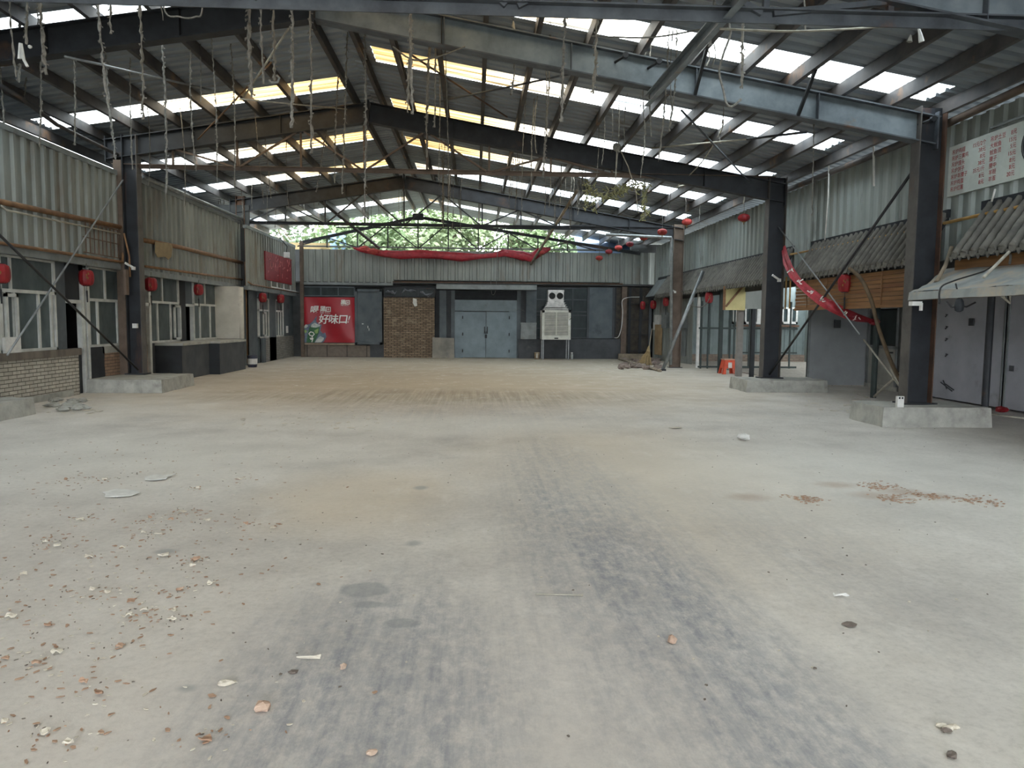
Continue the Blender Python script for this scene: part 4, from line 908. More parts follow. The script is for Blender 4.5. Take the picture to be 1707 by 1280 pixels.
# ---------------------------------------------------------------- right side: tiled canopies over the stalls
EX, EZ, TX, TZ = 7.16, 2.58, 7.62, 3.30
def canopy(y0, y1, label, flat_end=0):
    t = thing('tiled_canopy', label, 'canopy', (EX,(y0+y1)/2,EZ), 'grey tiled canopies over the right stalls')
    b = MB(); b.prism([(EX,y0,EZ-.06),(TX,y0,TZ-.06),(TX,y0,TZ-.01),(EX,y0,EZ-.01)], (0,y1-y0,0)); b.build('deck', m_tiledark, t)
    b = MB(); n = int((y1-y0-flat_end)/.2); rr = random.Random(int(y0*10)); e = MB()
    lo, hi = Vector((EX-.05,0,EZ+.0)), Vector((TX,0,TZ+.02))
    for i in range(n):
        y = y0+.1+.2*i; pts = []; rs = []
        for k in range(9):
            f = k/8; q = lo.lerp(hi, f)+Vector((0,y+rr.uniform(-.008,.008),.02+rr.uniform(-.004,.004))); pts += [q, q+(hi-lo)*.06]; rs += [.067, .062]
        b.tube(pts[:-1], .06, 8, rs=rs[:-1])
        e.lathe((lo.x-.01, y, lo.z+.02), [(.07,-.012),(.072,.012)], 10, 'x')
        e.prism([(lo.x-.01,y+.05,lo.z-.005),(lo.x-.01,y+.15,lo.z-.005),(lo.x-.01,y+.1,lo.z-.085)], (.02,0,0))
    b.build('barrel_tiles', m_tile, t, smooth=True); e.build('tile_ends', m_tile, t)
    b = MB(); b.box(TX-.03,TX+.02,y0,y1,TZ-.02,TZ+.11); b.build('ridge_board', m_tiledark, t); return t
canopy(17.75, 31.1, 'long grey tiled canopy over the far right stalls, behind the farther pedestal column', 1.4)
canopy(11.9, 16.85, 'grey tiled canopy over the orange wood blind, between the two nearer right columns')
canopy(4.0, 11.1, 'grey tiled canopy at the right edge under the price board')
b = MB(); b.prism([(EX-.06,29.7,EZ+.02),(TX,29.7,TZ+.03),(TX,29.7,TZ+.05),(EX-.06,29.7,EZ+.04)], (0,1.5,0)); one('metal_sheet', b, m_trim, 'smooth grey sheet closing the far end of the long tiled canopy', 'sheet')
def pole(pts, r, label, m, name='bamboo_pole', cat='pole'): b = MB(); b.tube(pts, r, 8); return one(name, b, m, label, cat, smooth=True)
pole([atx(1318,424,7.5), atx(1420,404,7.5), atx(1521,385,7.5)], .022, 'yellow bamboo pole lying on the tiled canopy between the nearer right columns', m_bamboo)
pole([atx(1574,372,7.5), atx(1640,357,7.5), atx(1707,343,7.5), atx(1707,343,7.5)+Vector((0,-3,0))], .026, 'yellow bamboo pole lying on the tiled canopy at the right edge', m_bamboo)
# price board on the upper wall
sx = 7.56; ya, yb, z0, z1 = 11.9, 9.35, 3.60, 4.38
t = thing('price_board', 'white price board with red dish names and prices high on the right wall', 'sign', (sx,(ya+yb)/2,z0))
b = MB(); b.box(sx,sx+.05,yb,ya,z0,z1); b.build('board', mat('dull_white_board', (196,204,198), (180,188,182), 2, .6), t)
rows = [('吊炉鸡翅','15元/2个','吊炉土豆','8元'), ('吊炉三黄鸡','38元','大鱿鱼','15元'), ('吊炉馒头','8元','鱿鱼须','5元'), ('吊炉饼子','38元','腰子','15元'), ('吊炉羊腰子','35元/斤','腰中','8元'), ('吊炉鸡蛋','8元','羊鞭','8元'), ('吊炉红薯','8元','羊蛋','20元')]
for i, r in enumerate(rows):
    z = z1-.135-i*.096
    for s, y, al in zip(r, (11.82,11.02,10.93,10.38), ('LEFT','RIGHT','LEFT','RIGHT')):
        txt(s, (sx-.002,y,z-.0), .082, (0,-1,0), (0,0,1), m_charred, t, 'lettering', al, 1.0)
m_food = mat('printed_food', (112,108,98), (58,58,56), 22, .6)
b = MB(); b.lathe((sx-.008,9.98,4.03), [(.30,0),(.30,.006)], 28, 'x'); pl_ = b.build('printed_plate', m_black, t)
b = MB(); b.lathe((sx-.012,9.98,4.03), [(.275,0),(.275,.004)], 28, 'x'); b.build('printed_rim', mat('printed_grey', (120,128,128), (100,108,108), 6, .5), pl_)
b = MB(); b.lathe((sx-.016,9.98,4.03), [(.26,0),(.26,.004)], 28, 'x'); b.build('printed_dish', m_black, pl_)
rr = random.Random(4); b = MB()
for k in range(16): a = rr.uniform(0,6.28); d = rr.uniform(.03,.2); b.lathe((sx-.02,9.98+d*math.cos(a),4.03+d*math.sin(a)), [(rr.uniform(.015,.04),0),(.02,.003)], 8, 'x')
b.build('printed_food', m_food, pl_)
b = MB(); b.prism([(sx-.008,y,z) for y, z in ((10.16,4.29),(10.1,4.34),(9.9,4.36),(9.7,4.36),(9.7,4.31),(9.95,4.29),(10.08,4.25))], (.004,0,0)); b.build('printed_leaf', mat('printed_grey_leaf', (126,130,126), (104,108,106), 6, .6), t)
b = MB(); b.box(7.52,7.56,9.4,10.9,4.42,4.45); one('sign_rail', b, m_trim, 'thin grey rail just above the white price board', 'rail')
pole([atx(1659,315,7.5), atx(1653,336,7.5)], .014, 'short white stick below the price board', m_white, 'white_stick', 'stick')
# orange wood blind under the middle canopy
t = thing('wood_blind', 'long orange wood-slat fascia under the tiled canopy between the nearer right columns', 'blind', (7.25,14.4,1.87))
b = MB(); H = 2.5-1.9; n = 8
for i in range(n): z = 1.9+H*i/n; b.box(7.22+.008*(i%2),7.26,12.0,16.7,z+.004,z+H/n-.003)
b.build('slats', m_wood, t)
for y in (13.1, 15.2, 16.1): b = MB(); b.box(7.205,7.222,y-.01,y+.01,1.9,2.5); b.build('cord', m_brownpipe, t)
b = MB(); b.box(7.2,7.27,12.0,16.7,1.85,1.9); b.build('bottom_rail', m_wood, t)
cable([atx(1322,463,7.14), atx(1400,455,7.14), atx(1450,448,7.14), atx(1520,436,7.14)], .02, 'pale cable along the lower edge of the canopy above the wood fascia', m_brownpipe)
b = MB(); b.box(7.3,7.34,4,11.2,2.3,2.62); one('wood_fascia', b, m_wood, 'orange wood fascia behind the grey canvas awning', 'fascia')
for u, lb in ((1310,'left'), (1317,'right')): b = MB(); p = atx(u,485,7.25); b.tube([(7.25,p.y,1.9),(7.25,p.y,2.64)], .018, 6); one('bamboo_stick', b, m_bamboo, f'short upright bamboo stick at the {lb} of the pair left of the wood fascia', 'stick')
# canvas awning
t = thing('awning', 'dusty grey canvas awning sagging over the stall at the right edge', 'awning', (6.4,8,1.93)); b = MB(); rr = random.Random(8); g = []; n, m = 26, 8
for i in range(n+1):
    for k in range(m+1):
        f = k/m; y = 10.85-6.0*i/n; sag = -.05*math.sin(math.pi*f)+rr.uniform(-.012,.012)+.015*math.sin(i*.9)
        g.append((6.4+.98*f, y+.75*f*(1 if i == 0 else max(0,1-i/4)), 2.03+.40*f+sag))
ix = lambda i, k: i*(m+1)+k
b.add(g, [(ix(i,k),ix(i+1,k),ix(i+1,k+1),ix(i,k+1)) for i in range(n) for k in range(m)]); b.build('cloth', m_canvas, t, smooth=True)
b = MB(); g = []
for i in range(n+1): v = Vector((6.4,10.85-6.0*i/n,2.03)); g += [v, v+Vector((-.015+rr.uniform(-.01,.01),0,-.115+rr.uniform(-.006,.006)))]
b.add(g, [(2*i,2*i+2,2*i+3,2*i+1) for i in range(n)]); b.build('valance', m_canvas, t, smooth=True)
b = MB(); b.bar((6.41,10.85,1.93),(6.41,4.85,1.93),.03,.04); b.build('front_rail', m_brown, t)
b = MB(); b.bar((6.43,10.84,1.98),(7.36,11.3,2.36),.03,.03); b.build('end_rail', m_galv, t)
pole([(6.9,11.0,2.2), (7.15,11.2,2.45), (7.3,11.3,2.75)], .03, 'old timber strut at the far end of the grey awning', m_oldwood, 'timber_strut', 'timber')
cable([aty(1566,506,9.9), aty(1568,480,9.95), aty(1590,468,10.0), aty(1640,452,10.3), aty(1660,440,10.4), aty(1700,420,10.6)], .012, 'black cable trailing over the top of the grey awning', m_blackrod)
cable([aty(1672,418,10), aty(1684,424,9.9), aty(1683,440,9.8)], .016, 'thin hooked wire above the grey awning')
cable([aty(1640,462,9.2), aty(1662,440,9.4), aty(1684,418,9.8)], .02, 'pale stick-like pipe slanting above the grey awning', m_pale, 'thin_pipe', 'pipe')
p = aty(1599,510,9.7); t = thing('hanging_lamp', 'dark round lamp fitting hanging beneath the front of the grey awning', 'lamp', tuple(p)); b = MB(); b.lathe(p, [(.03,.1),(.05,.06),(.06,0),(.05,-.06),(.02,-.08)], 12); b.build('fitting', m_black, t, smooth=True); b = MB(); b.tube([p+Vector((-.18,0,.06)),p+Vector((-.1,0,-.02)),p,p+Vector((.1,0,-.01)),p+Vector((.22,0,.05))], .012, 6); b.build('wire_arm', m_blackrod, t); b = MB(); b.tube([p+Vector((0,0,.08)), p+Vector((0,.1,.3))], .01, 6); b.build('cord', m_blackrod, t)
p = aty(1526,506,10.5); b = MB(); b.box(p.x-.07,p.x+.07,p.y-.05,p.y+.05,p.z-.03,p.z+.03); b.box(p.x+.07,p.x+.1,p.y-.02,p.y+.02,p.z-.1,p.z+.01); one('white_bracket', b, m_white, 'small white bracket under the far corner of the grey awning', 'bracket')
p = aty(1683,505,9.8); b = MB(); b.tube([p+Vector((-.12,0,.1)), p, p+Vector((0,0,.15)), p+Vector((-.01,0,.3))], .02, 6); one('hook_pipe', b, m_pale, 'pale hooked pipe hanging under the grey awning near the right edge', 'pipe')
# stall walls, posts
def wr(x0, x1, y0, y1, z0, z1, m, n='wall_right'): b = MB(); b.box(x0,x1,y0,y1,z0,z1); return struct(n, b, m)
b = MB(); b.box(7.72,12.6,-15,18.3,2.72,2.8); struct('ceiling_right_stalls', b, m_dkwall)
wr(12.5,12.6,-15,18.3,0,2.72,m_dkwall); wr(7.8,12.6,-15.1,-15,0,2.72,m_dkwall)
def panel(x0, x1, y0, y1, z0, z1, label, m=None):
    t = thing('stall_panel', label, 'panel', ((x0+x1)/2,(y0+y1)/2,z0)); b = MB(); b.box(x0,x1,y0,y1,z0,z1); b.build('sheet', m or m_panelv, t)
    for k in (0, 1):
        b = MB()
        if x1-x0 < y1-y0: b.box(x0-.02,x1,(y0,y1-.04)[k],(y0+.04,y1)[k],z0,z1)
        else: b.box((x0,x1-.05)[k],(x0+.05,x1)[k],y0-.02,y1,z0,z1)
        b.build('edge_strip', m_trim, t)
    return t
t = panel(8.3,9.85,18.35,18.4,.03,2.7,'wide smooth grey panel closing the stall behind the wood fascia', mat('grey_stall_panel', (150,154,156), (134,138,140), 1.5, .6, dirt=(118,120,120), dirt_at=.6))
p = aty(1396,540,18.34); b = MB(); b.box(p.x-.08,p.x+.08,18.33,18.352,p.z-.1,p.z+.1); b.build('patch', m_plaster, t)
panel(9.7,9.75,13.3,15.6,.04,2.7,'violet-grey stall panel right of the nearest column, scratched near its foot')
panel(9.7,9.75,11.0,13.24,.04,2.7,'violet-grey stall panel at the right edge beyond the slim dark post')
panel(9.7,9.75,6.0,10.95,.04,2.7,'violet-grey stall panel beyond the right edge of view')
b = MB()
for (u0,v0),(u1,v1) in (((1568,637),(1587,652)),((1572,634),(1578,648)),((1576,640),(1590,650))): b.tube([atx(u0,v0,9.68), atx(u1,v1,9.68)], .012, 5)
one('scratch_marks', b, m_plaster, 'dark scratch marks low on the violet-grey stall panel', 'marks')
for u, v, s in ((1620,537,.07),(1687,614,.05)): p = atx(u,v,9.69); b = MB(); b.box(p.x-.02,p.x,p.y-s,p.y+s,p.z-s,p.z+s); one('patch', b, m_plaster, 'dark square patch ' + ('high on the violet-grey panel beside the nearest column' if u == 1620 else 'low on the violet-grey panel at the right edge'), 'patch')
b = MB()
for v in (524,544,564,590): p = atx(1577,v,9.69); b.tube([p, p+Vector((0,-.05,.0)), p+Vector((0,.02,-.05))], .012, 5)
one('hooks', b, m_dark, 'column of small dark hooks on the violet-grey stall panel', 'hooks', kind='stuff')
d = sroot('door_7', (9.8,17.5,.1)); ya_, yb_ = 16.95, 18.3
b = MB(); b.box(9.8,9.85,ya_,yb_,.1,1.02); b.build('lower_panel', mat('off_white_door', (160,160,152), (142,142,136), 3, .6), d)
b = MB(); b.box(9.82,9.84,ya_+.08,yb_-.08,1.02,1.9); b.build('pane', m_glassd, d)
b = MB(); b.box(9.78,9.86,ya_,ya_+.07,.1,2.0); b.box(9.78,9.86,yb_-.07,yb_,.1,2.0); b.box(9.78,9.86,ya_,yb_,1.93,2.0); b.box(9.78,9.86,ya_,yb_,.98,1.05); b.build('frame', m_trim, d)
b = MB(); b.tube([(9.77,17.1,.9),(9.7,17.1,.9),(9.7,17.25,.9)], .02, 6); b.build('handle', m_blackrod, d)
wr(9.8,9.9,15.6,18.35,2.0,2.72,m_dkwall); wr(9.8,9.9,15.6,16.95,0,2.0,m_dkwall); wr(9.78,10,16.9,18.35,0,.1,m_concrete); wr(9.85,12.6,18.3,18.36,0,2.72,m_dkwall)
def post(p, z1, r, m, label, sq=False, name='post'):
    b = MB()
    if sq: b.box(p.x-r,p.x+r,p.y-r,p.y+r,0,z1)
    else: b.tube([(p.x,p.y,0),(p.x,p.y,z1)], r, 12)
    return one(name, b, m, label, 'post')
m_greenpost = mat('dark_green_post', (48,62,60), (36,46,46), 4, .6)
post(Vector((8.46,15.47,0)), 2.65, .06, m_greenpost, 'dark green post where the red banner is tied, between the nearer right columns')
post(Vector((8.3,11.75,0)), 2.6, .055, m_dark, 'slim dark post with rings standing right of the nearest concrete pedestal')
post(Vector((7.62,23.0,0)), 2.6, .055, m_greenpost, 'dark green square post behind the orange stool', True)
post(Vector((7.72,21.6,0)), 2.5, .08, mat('pinkish_grey_post', (142,138,134), (122,118,114), 4, .8), 'broad pinkish-grey post right of the orange stool', True)
post(Vector((8.0,21.3,0)), 2.5, .055, m_black, 'black square post nearest the left side of the farther pedestal column', True)
post(Vector((7.69,25.6,0)), 2.55, .045, m_white, 'white post at the left end of the open iron fence', True)
# far right grey clad stall with electric boxes
b = MB(); a0, a1 = Vector((7.5,31.4,0)), Vector((8.15,27.8,0)); u = a1-a0; b.corr(a0, u, u.length, (0,0,1), 2.6, .3, .02, nrm=(-1,-.2,0)); struct('wall_right', b, m_clad)
b = MB(); a0, a1 = Vector((8.15,27.8,0)), Vector((7.75,25.7,0)); u = a1-a0; b.corr(a1, -u, .9, (0,0,1), .01, .3, .02)
def onw(u_, v_):   # a point on that slanting wall
    r = _ray(u_, v_); n = Vector((3.6,.65,0)); t_ = (n.dot(Vector((7.5,31.4,0)))-0)/n.dot(r); return Vector((r.x*t_, r.y*t_, EYE+r.z*t_))
def wbox(u0, v0, u1, v1, d, m, name, label, cat, group=None):
    p, q = onw(u0,v0), onw(u1,v1); n = Vector((-3.6,-.65,0)).normalized(); b = MB(); a = Vector((p.x,p.y,q.z)); c = Vector((q.x,q.y,q.z)); up = Vector((0,0,p.z-q.z)); a += n*.02; c += n*.02
    b.prism([a, c, c+up, a+up], n*d); return one(name, b, m, label, cat, group)
wbox(1094,528,1104,592,.03,mat('tan_plank', (176,150,114), (150,126,94), 4, .8),'tan_plank','upright tan plank on the grey stall wall beside the broom','plank')
wbox(1096,525,1105,541,.12,m_white,'meter_box','pale meter box above the tan plank on the far right stall wall','box','electric boxes on the far right stall')
wbox(1109,521,1117,547,.14,m_trim,'meter_box','grey electric box left of the far right column','box','electric boxes on the far right stall')
wbox(1136,527,1146,547,.14,m_trim,'meter_box','grey electric box just right of the leaning pole','box','electric boxes on the far right stall')
wbox(1090,537,1093.5,550,.02,m_paper,'paper_notice','white paper notice beside the tan plank on the far right stall','notice')
wbox(1133,548,1144,594,.03,m_trim,'grey_shutter','narrow grey shutter leaf below the electric box right of the leaning pole','shutter')
# yard seen through the open stall
clad_y = 30.0
b = MB(); b.corr((8.1,clad_y,.15), (1,0,0), 5.4, (0,0,1), 3.4, .38, .03, nrm=(0,-1,0)); struct('wall_yard', b, mat('pale_blue_cladding', (122,134,134), (106,118,118), 2, .5, .1))
b = MB(); b.box(8.0,13.4,clad_y-.1,clad_y+.1,0,.3); struct('wall_yard', b, brick_mat('yard_brick_base', (150,132,118), (134,116,104), (110,104,96), 'XZ', .24, .07, .01))
b = MB(); b.box(13.4,13.5,18.4,30,0,3.2); struct('wall_yard', b, m_cladr)
b = MB(); b.box(8.4,13.4,18.42,clad_y,.002,.02); struct('floor_yard', b, brick_mat('yard_paving', (168,160,148), (150,144,134), (120,116,108), 'XY', .5, .25, .012))
b = MB(); b.box(7.75,12.7,18.42,clad_y+.1,3.2,3.3); struct('ceiling_yard', b, m_dkwall)
def YW(u, v): p = aty(u, v, clad_y-.08); return p
for i, (u0, u1) in enumerate(((1222,1227),(1242,1253),(1258,1274),(1304,1329))):
    nwin[0] += 1; p, q = YW(u0,512), YW(u1,540); w = sroot(f'window_{nwin[0]}', ((p.x+q.x)/2,clad_y-.08,q.z)); f = MB(); y = clad_y-.1
    f.box(p.x,p.x+.07,y,y+.06,q.z,p.z); f.box(q.x-.07,q.x,y,y+.06,q.z,p.z); f.box(p.x,q.x,y,y+.06,q.z,q.z+.09); f.box(p.x,q.x,y,y+.06,p.z-.07,p.z)
    if q.x-p.x > .3: f.box((p.x+q.x)/2-.1,(p.x+q.x)/2+.1,y-.01,y+.05,q.z,p.z)
    f.build('frame', m_white, w); g = MB(); g.box(p.x+.03,q.x-.03,y+.06,y+.07,q.z+.03,p.z-.03); g.build('pane', mat('yard_window_glass', (70,82,84), (48,58,60), 3, .15), w)
b = MB(); p, q = YW(1224,541), YW(1330,545); b.box(p.x,q.x,clad_y-.2,clad_y-.06,q.z,p.z); one('brown_ledge', b, m_rust, 'brown ledge under the white yard windows', 'ledge')
fy = 25.3
t = thing('iron_fence', 'dark iron fence with thin bars in front of the pale yard wall', 'fence', (9.2,fy,0))
for u in (1169,1180.5,1200,1217,1224,1249,1256,1317): p = aty(u,560,fy); b = MB(); b.box(p.x-.025,p.x+.025,fy-.02,fy+.02,.0,2.3); b.build('bar', m_greenpost, t)
b = MB(); xa, xb = aty(1165,543,fy).x, aty(1330,543,fy).x
for z in (.06,1.38): b.box(xa,xb,fy-.015,fy+.015,z-.03,z+.03)
b.box(aty(1236,584,fy).x,xb,fy-.015,fy+.015,.53,.58); b.build('rail', m_greenpost, t)
# yellow board with brown strip, grey sheet
yb_ = 21.2; p, q = aty(1207,477,yb_), aty(1242,517,yb_)
t = thing('yellow_board', 'yellowish board with a brown diagonal strip hanging under the far tiled canopy', 'board', ((p.x+q.x)/2,yb_,q.z)); b = MB(); b.box(p.x,q.x,yb_,yb_+.03,q.z,p.z); b.build('board', mat('pale_yellow_board', (206,196,142), (186,176,124), 3, .7), t)
b = MB(); b.box(p.x-.02,p.x+.05,yb_-.03,yb_,q.z,p.z); b.bar(aty(1210,511,yb_-.02), aty(1237,479,yb_-.02), .05, .04, (0,1,0)); b.build('brown_strip', m_brownpipe, t)
p, q = aty(1242,478,yb_+.05), aty(1271,515,yb_+.05); b = MB(); b.box(p.x,q.x,yb_+.04,yb_+.08,q.z,p.z); one('grey_sheet', b, m_clad, 'grey sheet hanging beside the yellow board, left of the farther pedestal column', 'sheet')
cable([aty(1150,508,22.5), aty(1165,512,22.5), aty(1176,508,22), aty(1182,498,22)], .014, 'thin cable sagging behind the drum lantern at the far tiled canopy')
# stool
s = atz(1213,623); sy = s.y
t = thing('plastic_stool', 'orange plastic stool standing before the open stall on the right', 'stool', (s.x,sy,0))
w0, w1, h = .23, .155, .46
b = MB(); b.box(s.x-w1-.02,s.x+w1+.02,sy-w1-.02,sy+w1+.02,h-.03,h); b.build('seat', mat('dusty_orange_seat', (196,160,142), (186,130,104), 6, .7), t)
for sx_, sy_ in ((-1,-1),(1,-1),(1,1),(-1,1)):
    b = MB(); b.prism([(s.x+sx_*w0,sy+sy_*w0,0),(s.x+sx_*(w0-.1),sy+sy_*w0,0),(s.x+sx_*(w1-.07),sy+sy_*w1,h-.03),(s.x+sx_*w1,sy+sy_*w1,h-.03)], (0,-sy_*.025,0))
    b.prism([(s.x+sx_*w0,sy+sy_*w0,0),(s.x+sx_*w0,sy+sy_*(w0-.1),0),(s.x+sx_*w1,sy+sy_*(w1-.07),h-.03),(s.x+sx_*w1,sy+sy_*w1,h-.03)], (-sx_*.025,0,0)); b.build('leg', m_orange, t)
b = MB(); k = .6; wa = w0+(w1-w0)*k
for y in (-1,1):
    yy = sy+y*(wa); b.prism([(s.x-wa,yy,h*k-.1),(s.x+wa,yy,h*k-.1),(s.x+w1,sy+y*w1,h-.03),(s.x-w1,sy+y*w1,h-.03)], (0,-y*.02,0))
for x in (-1,1):
    xx = s.x+x*wa; b.prism([(xx,sy-wa,h*k-.1),(xx,sy+wa,h*k-.1),(s.x+x*w1,sy+w1,h-.03),(s.x+x*w1,sy-w1,h-.03)], (-x*.02,0,0))
ap = b.build('apron', m_orange, t)
b = MB(); b.box(s.x-.06,s.x+.05,sy-wa-.035,sy-wa-.01,h*.42,h*.78); b.build('label_patch', m_paper, ap)
# red banner tied from the column to the green post
A, Bp = Vector((6.98,17.12,2.75)), Vector((8.3,15.42,1.62)); n = 26; g = []; rr = random.Random(12)
A = aty(1306,413,17.0); Bp = aty(1455,536,15.35); path = [(1306,413),(1309,432),(1318,452),(1332,470),(1350,487),(1368,500),(1388,512),(1408,522),(1428,529),(1446,533),(1456,537)]
YS = [16.9,16.4,15.9,15.5,15.1,14.7,14.4,14.5,14.8,15.1,15.35]
wid = [5,9,10,9,9,8,8,8,7,5,6]
t = thing('red_banner', 'twisted red banner with white characters strung between the farther pedestal column and the green post', 'banner', tuple(A))
b = MB(); rows = 6; g = []; N = len(path)
for i, (u, v) in enumerate(path):
    y = YS[i]; c = aty(u, v, y); hw = wid[i]*y/F
    for k in range(rows+1): f = k/rows-.5; g.append(c+Vector((.5*hw*f*1.2, .05*math.sin(f*9+i), hw*1.9*f+rr.uniform(-.01,.01))))
b.add(g, [(i*(rows+1)+k,(i+1)*(rows+1)+k,(i+1)*(rows+1)+k+1,i*(rows+1)+k+1) for i in range(N-1) for k in range(rows)]); b.build('cloth', m_banner, t, smooth=True)
b = MB()
for i in (2,3,4,5,7,8):
    u, v = path[i]; y = YS[i]
    for j in range(5):
        p = aty(u+rr.uniform(-4,4), v+rr.uniform(-3,3), y-.1); q = p+Vector((rr.uniform(-.06,.08),0,rr.uniform(-.06,.05))); b.bar(p, q, .02, .012, (0,1,0))
b.build('lettering', m_char, t)
b = MB(); b.blob(Bp+Vector((0,-.08,0)), .1, .08, .07, 9, .3); b.build('knot', m_banner, t)
# curved strip and crossed sticks near the nearest column
cable([aty(1416,447,13.5), aty(1436,466,13.2), aty(1452,500,13.0), aty(1464,545,12.9), aty(1484,600,12.8), aty(1503,640,12.7)], .034, 'thick curved brown bamboo strip bending down from the wood fascia', mat('aged_bamboo_strip', (108,92,70), (74,62,48), 5, .8), 'bamboo_strip', 'bamboo')
pole([aty(1457,661,14.6), aty(1511,612,13.2)], .022, 'pale stick rising right, crossing the other stick beside the nearest right column', m_pale, 'stick', 'stick')
pole([aty(1484,612,13.3), aty(1509,657,12.5)], .022, 'pale stick falling right, crossing the other stick beside the nearest right column', m_pale, 'stick', 'stick')
pole([atz(1425,655), atz(1447,663)], .02, 'short white stick on the floor at the foot of the green post', m_pale, 'stick', 'stick')
pole([atz(1652,691), atz(1707,698)], .025, 'white stick on the floor at the right edge beyond the slim dark post', m_pale, 'stick', 'stick')
p = atz(1669,687); b = MB(); b.blob(p+Vector((0,0,.05)), .12, .1, .06, 9, .2); one('red_bag', b, m_red, 'small red bundle on the floor beyond the slim dark post', 'bundle')
pole([atx(1456,305-98,7.3), atx(1457,310,7.3)], .02, 'white tube hanging at the right wall left of the nearest column', m_white, 'white_tube', 'tube')
pole([atx(1382,266,7.3), atx(1381,326,7.3), atx(1375,400,7.35)], .014, 'thin white tube hanging at the right wall midway between the nearer columns', m_white, 'white_tube', 'tube')
# small electric box on the pedestal and light brackets on the columns
p = atz(1500,679,.3); t = thing('power_box', 'small white box with two dark sockets on the nearest right pedestal', 'box', tuple(p)); b = MB(); b.box(p.x-.05,p.x+.05,p.y-.02,p.y+.04,.3,.47); b.build('case', m_white, t)
b = MB()
for s_ in (-.022,.022): b.box(p.x+s_-.012,p.x+s_+.012,p.y-.024,p.y-.019,.43,.46)
b.build('socket', m_black, t)
for (u, v, Y, lb) in ((1294,463,16.98,'white light bracket on the column standing on the farther right pedestal'), (1122,484,25.5,'white light bracket on the far right column beside the leaning pole'), (217,443,17.1,'white light bracket on the first left column'), (226,543,17.1,'white switch box on the first left column')):
    p = aty(u, v, Y); b = MB()
    if 'switch' in lb: b.box(p.x-.05,p.x+.05,p.y-.05,p.y+.02,p.z-.05,p.z+.05)
    else: b.tube([p+Vector((-.1,-.02,.06)), p, p+Vector((.1,.0,-.06))], .025, 8); b.box(p.x+.04,p.x+.1,p.y-.04,p.y+.04,p.z-.09,p.z-.02)
    one('bracket' if 'switch' not in lb else 'switch_box', b, m_white, lb, 'bracket' if 'switch' not in lb else 'switch')
# ---------------------------------------------------------------- lanterns
def drum(p, r, h, label, top, m=None, tassel=True):
    """p = centre of the lantern body; top = z of the point it hangs from"""
    t = thing('drum_lantern', label, 'lantern', tuple(p-Vector((0,0,h/2))), 'red drum lanterns'); b = MB(); prof = []
    for k in range(13): a = -1+2*k/12; prof.append((r*(.55+.45*math.sqrt(max(0,1-abs(a)**2.5))), h*.47*a))
    b.lathe(p, prof, 24, wob=-.05); shd = b.build('shade', m or m_red, t, smooth=False)
    for s, n in ((1,'top_cap'),(-1,'bottom_cap')): b = MB(); b.lathe(p+Vector((0,0,s*h*.46)), [(r*.5,-h*.045),(r*.5,h*.045)], 20); b.build(n, m_dark, t)
    b = MB(); b.tube([p+Vector((0,0,h*.5)), Vector((p.x+.01,p.y,max(top,p.z+h*.55)))], .008, 5); b.build('cord', m_rope, t)
    if tassel: b = MB(); z = p.z-h*.5; b.tube([(p.x,p.y,z),(p.x,p.y,z-.08),(p.x,p.y,z-.1),(p.x+.005,p.y,z-.32)], .01, 6, rs=[.005,.005,.016,.012]); b.build('tassel', m_black, t)
    rr = random.Random(int(p.y*10)); b = MB()
    for k in range(4):
        a = math.atan2(-p.y, -p.x)+rr.uniform(-.35,.35); q = p+Vector((r*1.0*math.cos(a), r*1.0*math.sin(a), rr.uniform(-.08,.08))); b.box(q.x-.008,q.x+.008,q.y-.008,q.y+.008,q.z-.02,q.z+.02)
    b.build('gilt_marks', m_gold, shd)
drums = [(0,456,-7.72,'red drum lantern cut off by the left edge, over the nearest window',.15,.33),(144,463,-7.76,'red drum lantern over the dark hatch in the nearest left shopfront',.14,.33),
         (251.5,474,-7.6,'red drum lantern just right of the first left column',.14,.33),(331,483,-7.74,'red drum lantern over the second counter on the left',.13,.32),
         (438,496,-7.35,'red drum lantern over the far left window, nearer of the pair below the menu board',.14,.34),(468,498,-7.3,'red drum lantern farther of the pair below the menu board, near the corner',.14,.34)]
for u, v, X, lb, r, h in drums: drum(atx(u,v,X), r, h, lb, 2.62)
for u, v, Y, lb, r, h in ((1409,472,14.35,'red drum lantern in front of the orange wood fascia',.135,.36),(1182,496,23.0,'red drum lantern with dark tassel under the far tiled canopy before the pale yard wall',.125,.36),
                          (1110,503,28.2,'red drum lantern half hidden behind the standing galvanised pipe',.11,.34),(1089,508,30.2,'red drum lantern at the corner of the far canopy, right one of the close pair',.125,.36),(1071.5,509,30.6,'red drum lantern before the dark store front, left one of the close pair',.11,.36)):
    drum(aty(u,v,Y), r, h, lb, 2.62)
def roundl(p, r, label, top, m):
    t = thing('round_lantern', label, 'lantern', tuple(p-Vector((0,0,r*.6))), 'flattened round red lanterns'); b = MB()
    prof = [(r*max(.3,math.cos(a)**.8), r*.62*math.sin(a)) for a in [(-1.3+2.6*k/10) for k in range(11)]]
    b.lathe(p, prof, 24, wob=-.04); b.build('shade', m, t)
    b = MB(); b.lathe(p, [(r*.32,-r*.72),(r*.32,-r*.58)], 14); b.lathe(p, [(r*.32,r*.58),(r*.32,r*.66)], 14); b.build('rim', m_gold, t)
    b = MB(); b.tube([p+Vector((0,0,r*.6)), Vector((p.x,p.y,max(top,p.z+.3)))], .008, 5); b.build('cord', m_rope, t)
    b = MB(); b.tube([p-Vector((0,0,r*.7)), p-Vector((0,0,r*1.1))], .012, 5); b.build('tassel', m_gold, t)
